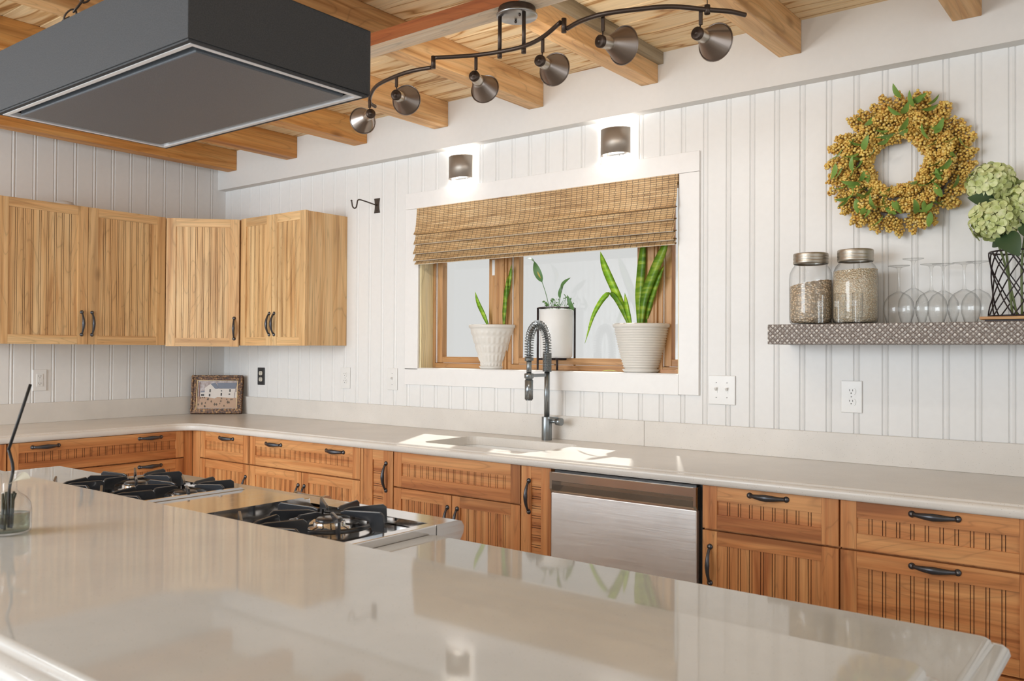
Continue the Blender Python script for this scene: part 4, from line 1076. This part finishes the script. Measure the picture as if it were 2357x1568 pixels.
HYD = [((4.440, -.150, 1.872), .074, 'pale green hydrangea bloom at the top of the wire vase, beside the wreath'),
       ((4.452, -.185, 1.742), .074, 'pale green hydrangea bloom hanging lowest, over the rim of the wire vase'),
       ((4.548, -.150, 1.795), .080, 'pale green hydrangea bloom cut off by the right edge of the photo')]
for i, (c_, R, lab) in enumerate(HYD):
    c_ = Vector(c_); base = Vector((VX+(i-1)*.012, VY+.01*(i-1), ZV+.004))
    t = thing('hydrangea', base, lab, 'flower', 'hydrangeas in the wire vase')
    b = MB(); b.tube(crspline([base, base.lerp(c_, .5)+Vector((.01*(1-i), 0, .01)), c_-Vector((0, 0, .03))], 6), .0035, 8); b.build('stem', m_stem, t)
    b = MB(); nfl = 64
    for k in range(nfl):
        z = 1-2*(k+.5)/nfl; a = k*2.39996; s_ = math.sqrt(max(0, 1-z*z)); d = Vector((s_*math.cos(a), s_*math.sin(a), z*.86))
        if d.z < -.72: continue
        rj = R*rnd.uniform(.70, .92)
        floret(b, c_+d*rj, (d+Vector((rnd.uniform(-.3, .3), rnd.uniform(-.3, .3), rnd.uniform(-.2, .3)))), rnd.uniform(.021, .027), rnd)
    b.build('bloom', m_petal, t, fix=False)
    b = MB()
    LV = {0: [((4.458, -.165, 1.790), (4.380, -.20, 1.822), .055, (0, -1, .4))], 1: [((4.475, -.19, 1.70), (4.53, -.23, 1.62), .07, (.2, -1, .1)), ((4.49, -.15, 1.69), (4.44, -.13, 1.665), .04, (0, -1, .4))], 2: [((4.53, -.17, 1.74), (4.60, -.2, 1.66), .07, (0, -1, .2))]}[i]
    for (a0, a1, w_, nr) in LV:
        b = MB(); leaf_mesh(b, a0, a1, w_, nr); b.build('leaf', m_leafd, t, fix=False)

# ------------------------------------------------------------------ wreath
def berry_mat():
    m, nt, b = newmat('yellow_berry'); n = noise(nt, pos(nt), 60, 2)
    r = ramp(nt, [(.28, (.42, .17, .03)), (.40, (.70, .42, .09)), (.55, (.82, .58, .14)), (.70, (.84, .68, .30))], n)
    L(nt, r.outputs[0], b.inputs['Base Color']); b.inputs['Roughness'].default_value = .4; return m
m_berry = berry_mat(); m_twig = plain('wreath_twig', (.13, .07, .04), .7)
m_wleaf = plain('wreath_leaf', (.19, .33, .07), .4)
WC = Vector((4.132, -.055, 1.993))
t = thing('berry_wreath', (WC.x, -.002, WC.z), 'round wreath of yellow berries and small green leaves on the white wall', 'wreath')
ico = bmesh.new(); bmesh.ops.create_icosphere(ico, subdivisions=1, radius=1.0)
IV = [v.co.copy() for v in ico.verts]; IF = [[v.index for v in f.verts] for f in ico.faces]; ico.free()
rnd = random.Random(5)
def sprig_mesh(seed):
    r_ = random.Random(seed); b = MB(); L_ = .062
    b.tube([(0, 0, 0), (0, 0, L_*.9)], .0012, 4, 1)
    for k in range(44):
        a = k*2.4; z = L_*(.12+.88*(k+1)/44); rr__ = .0155*math.sin(PI*(.15+.80*z/L_))**.7*r_.uniform(.5, 1.05); br = r_.uniform(.0036, .0050)
        c_ = Vector((rr__*math.cos(a), rr__*math.sin(a), z+r_.uniform(-.003, .003)))
        b.add([c_+v*br for v in IV], IF, 0, True)
    o = b.build('berry_sprig', [m_berry, m_twig], None, fix=False); me = o.data; bpy.data.objects.remove(o); return me
SPR = [sprig_mesh(s) for s in range(5)]
def wleaf_mesh():
    b = MB(); leaf_mesh(b, (0, 0, 0), (0, 0, .05), .018, (0, -1, 0), 0, .10, 6)
    o = b.build('leaf', m_wleaf, None, fix=False); me = o.data; bpy.data.objects.remove(o); return me
WLF = wleaf_mesh()
b = MB(); b.tube([(WC.x+.165*math.cos(2*PI*i/40), -.030, WC.z+.165*math.sin(2*PI*i/40)) for i in range(40)], .012, 8, closed=True); b.build('twig_ring', m_twig, t)
def put(me, name, p, d, roll, sc):
    o = bpy.data.objects.new(name, me); COL.objects.link(o); o.parent = t
    R = Vector(d).to_track_quat('Z', 'Y').to_matrix().to_4x4() @ Matrix.Rotation(roll, 4, 'Z')
    o.matrix_local = Matrix.Translation(Vector(p)-Vector(t['_o'])) @ R @ Matrix.Scale(sc, 4)
def sprig_pose(k, n, back):
    ring_i = k % 3; a = 2*PI*(k//3)/(n//3)+ring_i*.07+rnd.uniform(-.06, .06)
    r0 = (.106, .138, .178)[ring_i]+rnd.uniform(-.010, .010)
    rad = Vector((math.cos(a), 0, math.sin(a))); tan = Vector((-math.sin(a), 0, math.cos(a)))
    if ring_i == 0: d = rad*(-.15)+tan*.8+Vector((0, -.55, 0)); yy = -.030
    elif ring_i == 1: d = rad*.55+tan*.55+Vector((0, -.75, 0)); yy = -.045
    else: d = rad*.95+tan*.35+Vector((0, -.18, 0)); yy = -.034
    d += Vector((rnd.uniform(-.2, .2), rnd.uniform(-.15, .05), rnd.uniform(-.2, .2)))
    if back: yy += .016
    return Vector((WC.x, yy, WC.z))+rad*r0, d
for k in range(99):
    c_, d = sprig_pose(k, 99, False); put(SPR[k % 5], 'berry_sprig', c_, d, rnd.uniform(0, 6), rnd.uniform(1.05, 1.4))
b = MB()
for k in range(108):
    c_, d = sprig_pose(k, 108, True); X = aim(c_, d) @ Matrix.Scale(rnd.uniform(1.0, 1.3), 4)
    src = SPR[k % 5]; vs = [v.co for v in src.vertices]
    b.add(vs, [tuple(p.vertices) for p in src.polygons], 0, True, X)
o = b.build('berry_filling', m_berry, t, fix=False); o['kind'] = 'stuff'
for k in range(84):
    a = rnd.uniform(0, 2*PI); r0 = rnd.uniform(.095, .225); rad = Vector((math.cos(a), 0, math.sin(a))); tan = Vector((-math.sin(a), 0, math.cos(a)))
    d = rad*rnd.uniform(-.3, .9)+tan*rnd.uniform(-.5, .9)+Vector((0, -.22, 0))
    put(WLF, 'leaf', Vector((WC.x, -.098+abs(r0-.155)*.45, WC.z))+rad*r0, d, rnd.uniform(-.8, .8), rnd.uniform(.95, 1.35))

# ------------------------------------------------------------------ plants on the window sill
ZSL = WZ0+.0035
def snake_mat():
    m, nt, b = newmat('snake_plant_leaf'); n = noise(nt, pos(nt, (12, 12, 60)), 1, 3)
    r = ramp(nt, [(.35, (.09, .22, .025)), (.5, (.22, .42, .045)), (.62, (.50, .62, .09))], n); L(nt, r.outputs[0], b.inputs['Base Color'])
    b.inputs['Roughness'].default_value = .35
    t_ = N(nt, 'ShaderNodeBsdfTranslucent'); t_.inputs[0].default_value = (.62, .85, .12, 1); mx = N(nt, 'ShaderNodeMixShader'); mx.inputs[0].default_value = .45
    out = nt.nodes['Material Output']; L(nt, b.outputs[0], mx.inputs[1]); L(nt, t_.outputs[0], mx.inputs[2]); L(nt, mx.outputs[0], out.inputs[0]); return m
m_snake = snake_mat()
def blade(t, pts, w_, side=(1, 0, 0)):
    b = MB(); P_ = crspline(pts, 6); n = len(P_)-1; vs = []
    for i, p in enumerate(P_):
        a = i/n; ww = w_*.5*min(1, .35+a*2.2)*(1-max(0, (a-.55)/.45)**1.8); s = Vector(side).normalized(); f = Vector((0, 1, 0)).cross(s)
        tg = (P_[min(i+1, n)]-P_[max(i-1, 0)]).normalized(); s2 = (s-tg*s.dot(tg)).normalized(); nn = s2.cross(tg)
        vs += [p-s2*ww+nn*ww*.25, p-nn*.001, p+s2*ww+nn*ww*.25, p+nn*.0018]
    fs = []
    for i in range(n): 
        for k in range(4): fs.append((4*i+k, 4*i+(k+1) % 4, 4*i+4+(k+1) % 4, 4*i+4+k))
    b.add(vs, fs, 0, True); return b.build('leaf', m_snake, t, fix=False)
def ribbed_pot(name, cx, cy, r0, r1, h, label, style):
    t = thing(name, (cx, cy, ZSL), label, 'potted plant'); X = XF((cx, cy, ZSL))
    b = MB(); b.lathe([(.0001, 0), (r0*1.05, 0), (r0*1.22, .012), (r0*1.18, .014), (r0*.9, .004), (.0001, .004)], 36, 0, X); b.build('saucer', m_pot, t)
    b = MB(); prof_ = [(.0001, .006), (r0*.94, .006), (r0, .010)]
    n = 136 if style == 'rings' else 40
    for i in range(n+1):
        a = i/n; r = r0+(r1-r0)*(a**.72 if style == 'rings' else a); 
        if style == 'rings': r += .0024*math.sin(a*2*PI*17)
        prof_.append((r, .010+(h-.028)*a))
    prof_ += [(r1+.006, h-.016), (r1+.008, h-.004), (r1+.004, h), (r1-.004, h-.002), (r1-.008, h-.02), (.0001, h-.022)]
    if style == 'rings': b.lathe(prof_, 48, 0, X)
    else:
        seg = 96; vs = []; 
        for (r, z) in prof_:
            for k in range(seg):
                a = 2*PI*k/seg; band = math.sin((z/h)*2*PI*5); rr__ = r+(.003*((k//2) % 2)*(1 if band > -.6 else 0) if .012 < z < h-.035 else 0)
                vs.append((rr__*math.cos(a), rr__*math.sin(a), z))
        fs = [(i*seg+k, i*seg+(k+1) % seg, (i+1)*seg+(k+1) % seg, (i+1)*seg+k) for i in range(len(prof_)-1) for k in range(seg)]
        b.add(vs, fs, 0, True, X)
    b.build('pot', m_pot, t)
    b = MB(); b.lathe([(.0001, h-.018), (r1-.008, h-.019)], 30, 0, X); b.build('soil', m_soil, t); return t
t = ribbed_pot('snake_plant', 2.185, .085, .058, .116, .222, 'snake plant with sparse leaves in a white basket-weave pot, left on the sill', 'weave')
cx, cy = 2.185, .085
blade(t, [(cx-.025, cy, ZSL+.205), (cx-.05, cy-.01, ZSL+.27), (cx-.085, cy-.015, ZSL+.335), (cx-.105, cy-.02, ZSL+.395)], .026)
blade(t, [(cx+.05, cy, ZSL+.205), (cx+.07, cy, ZSL+.32), (cx+.10, cy+.005, ZSL+.44), (cx+.115, cy, ZSL+.52)], .030)
blade(t, [(cx+.075, cy-.01, ZSL+.205), (cx+.085, cy-.01, ZSL+.33), (cx+.092, cy-.005, ZSL+.46)], .026)
t = ribbed_pot('snake_plant', 3.036, .078, .070, .120, .215, 'large snake plant in a white horizontally ribbed pot, right on the sill', 'rings')
cx, cy, z0 = 3.03, .074, ZSL+.198
blade(t, [(cx-.045, cy, z0), (cx-.10, cy-.01, z0+.13), (cx-.165, cy-.02, z0+.27), (cx-.195, cy-.02, z0+.35)], .040)
blade(t, [(cx-.03, cy-.02, z0), (cx-.045, cy-.03, z0+.08), (cx-.06, cy-.03, z0+.155)], .024)
blade(t, [(cx-.005, cy, z0), (cx, cy, z0+.16), (cx+.012, cy, z0+.30), (cx+.02, cy, z0+.42)], .042)
blade(t, [(cx+.012, cy-.01, z0), (cx+.03, cy-.01, z0+.13), (cx+.085, cy-.02, z0+.25), (cx+.135, cy-.03, z0+.34), (cx+.150, cy-.03, z0+.41)], .044)
blade(t, [(cx+.02, cy+.01, z0), (cx+.05, cy, z0+.10), (cx+.10, cy-.01, z0+.22), (cx+.12, cy, z0+.27)], .026)
blade(t, [(cx-.04, cy-.02, z0), (cx-.08, cy-.03, z0+.10), (cx-.13, cy-.05, z0+.155), (cx-.20, cy-.06, z0+.07), (cx-.25, cy-.06, z0-.07)], .028)
b = MB(); b.box(3.165, 3.25, .012, .085, ZSL, ZSL+.008); b.box(3.165, 3.25, .012, .018, ZSL+.008, ZSL+.016); b.box(3.165, 3.25, .079, .085, ZSL+.008, ZSL+.016)
tag(b.build('wooden_tray', w_coast, bevel=.001), 'small brown wooden tray on the sill right of the ribbed pot', 'tray')
# stray leaves on the sill
b = MB(); leaf_mesh(b, (2.86, .03, ZSL+.002), (2.93, .05, ZSL+.003), .012, (0, 0, 1), 0, .05); tag(b.build('fallen_leaf', m_snake, fix=False), 'fallen green leaf lying on the window sill beside the ribbed pot', 'leaf')
# centre planter on a black wire stand
PX0, PX1, PY = 2.484, 2.660, .085
t = thing('planter_stand', ((PX0+PX1)/2, PY, ZSL), 'white planter with sprouting greens on a black metal stand, centre of the sill', 'potted plant')
b = MB(); b.lathe([(.0001, .060), (.070, .060), (.077, .068), (.081, .288), (.079, .290), (.075, .285), (.075, .27), (.0001, .27)], 40, 0, XF(((PX0+PX1)/2, PY, ZSL))); b.build('planter', m_potw, t)
LEG = [Vector((math.cos(a), math.sin(a), 0))*.088 for a in (.66, .66+PI/2, .66+PI, .66+1.5*PI)]
for k, v_ in enumerate(LEG):
    b = MB(); p_ = Vector(((PX0+PX1)/2, PY, ZSL))+v_; b.tube([p_+Vector((0, 0, .002)), p_+Vector((0, 0, .298 if k % 2 == 0 else .056))], .0052, 8); b.build('leg', m_blackwire, t)
c0 = Vector(((PX0+PX1)/2, PY, ZSL+.054))
b = MB(); b.tube([c0+LEG[0], c0+LEG[2]], .005, 8); b.tube([c0+LEG[1], c0+LEG[3]], .005, 8)
b.tube([((PX0+PX1)/2+.0855*math.cos(2*PI*i/36), PY+.0855*math.sin(2*PI*i/36), ZSL+.297) for i in range(36)], .0035, 6, closed=True); b.build('stand_frame', m_blackwire, t)
cx = (PX0+PX1)/2; zp = ZSL+.272; m_green = plain('sprout_leaf', (.09, .20, .06), .5); m_ylw = plain('wilting_leaf', (.48, .36, .07), .55)
rnd = random.Random(21)
b = MB(); b.tube(crspline([(cx-.035, PY, zp), (cx-.06, PY, zp+.09), (cx-.085, PY-.01, zp+.17)], 5), .0018, 6, 0); leaf_mesh(b, (cx-.078, PY-.008, zp+.15), (cx-.118, PY-.02, zp+.255), .038, (.3, -1, .2)); b.build('leaf_stem', m_green, t, fix=False)
b = MB(); leaf_mesh(b, (cx-.118, PY-.02, zp+.25), (cx-.165, PY-.03, zp+.27), .022, (0, -.3, 1)); b.build('leaf', m_green, t, fix=False)
b = MB(); leaf_mesh(b, (cx-.075, PY-.012, zp+.165), (cx-.098, PY-.022, zp+.225), .018, (.3, -1, .2)); b.build('wilted_leaf', m_ylw, t, fix=False)
b = MB(); b.tube(crspline([(cx+.01, PY, zp), (cx+.02, PY, zp+.07), (cx+.045, PY-.01, zp+.13)], 5), .0018, 6, 0); leaf_mesh(b, (cx+.025, PY, zp+.10), (cx+.095, PY-.02, zp+.165), .026, (.1, -.8, .5)); leaf_mesh(b, (cx+.02, PY, zp+.07), (cx+.04, PY-.02, zp+.13), .016, (.3, -1, 0)); b.build('leaf_stem', m_green, t, fix=False)
b = MB(); b.tube(crspline([(cx+.06, PY, zp), (cx+.075, PY, zp+.05), (cx+.05, PY-.01, zp+.09)], 5), .002, 6, 0); leaf_mesh(b, (cx+.10, PY, zp+.01), (cx+.075, PY-.02, zp+.085), .022, (.3, -1, 0)); b.build('leaf_stem', m_green, t, fix=False)
b = MB()
for k in range(34):
    a = rnd.uniform(0, 2*PI); r = rnd.uniform(.01, .07); p = Vector((cx+r*math.cos(a), PY+.8*r*math.sin(a), zp)); qv = p+Vector((rnd.uniform(-.035, .035), rnd.uniform(-.03, .03), rnd.uniform(.03, .075)))
    b.tube([p, qv], .0008, 4, 0); leaf_mesh(b, qv, qv+Vector((rnd.uniform(-.02, .02), rnd.uniform(-.02, .0), rnd.uniform(-.005, .012))), .012, (0, -1, .5), 0, .1, 4)
o = b.build('small_sprouts', m_green, t, fix=False); o['kind'] = 'stuff'

# ------------------------------------------------------------------ bud bottle on the bar
BX, BY_ = 3.315, -2.640
t = thing('bud_vase', (BX, BY_, BZ), 'small clear glass bottle with water, a dark reed and a pale leaf, on the bar', 'vase'); X = XF((BX, BY_, BZ))
b = MB(); b.lathe([(.0001, .002), (.030, .001), (.034, .004), (.035, .010), (.035, .040), (.033, .052), (.026, .063), (.016, .070), (.012, .075), (.0115, .10), (.015, .106)], 36, 0, X); b.build('glass_bottle', m_glass, t)
b = MB(); b.lathe([(.0001, .005), (.031, .005), (.032, .010), (.032, .034), (.0001, .034)], 30, 0, X); b.build('water', m_water, t)
b = MB(); R_ = rt
p_ = Vector((BX, BY_, BZ))
b.tube(crspline([p_+Vector((0, 0, .01)), p_+Vector((0, 0, .075)), p_+R_*.006+Vector((0, 0, .112)), p_-R_*.002+Vector((0, 0, .145))], 4), .0026, 6); 
b.tube([p_-R_*.002+Vector((0, 0, .145)), p_+R_*.0345+Vector((0, 0, .258))], .0026, 6); b.build('reed', m_black, t)
b = MB(); leaf_mesh(b, p_+R_*.002+Vector((0, 0, .085)), p_+R_*.047+Vector((0, -.01, .096)), .034, (0, -.5, 1), 0, .12); b.build('leaf', plain('pale_dried_leaf', (.50, .48, .40), .6), t, fix=False)
b = MB()
for k in range(6): b.tube([p_+Vector((rnd.uniform(-.015, .015), rnd.uniform(-.012, .012), .07)), p_+Vector((rnd.uniform(-.02, .02), rnd.uniform(-.02, .02), .008))], .0022, 5)
b.build('submerged_stems', plain('dark_stem', (.03, .035, .02), .5), t)

for o in list(bpy.data.objects):
    if '_o' in o: del o['_o']
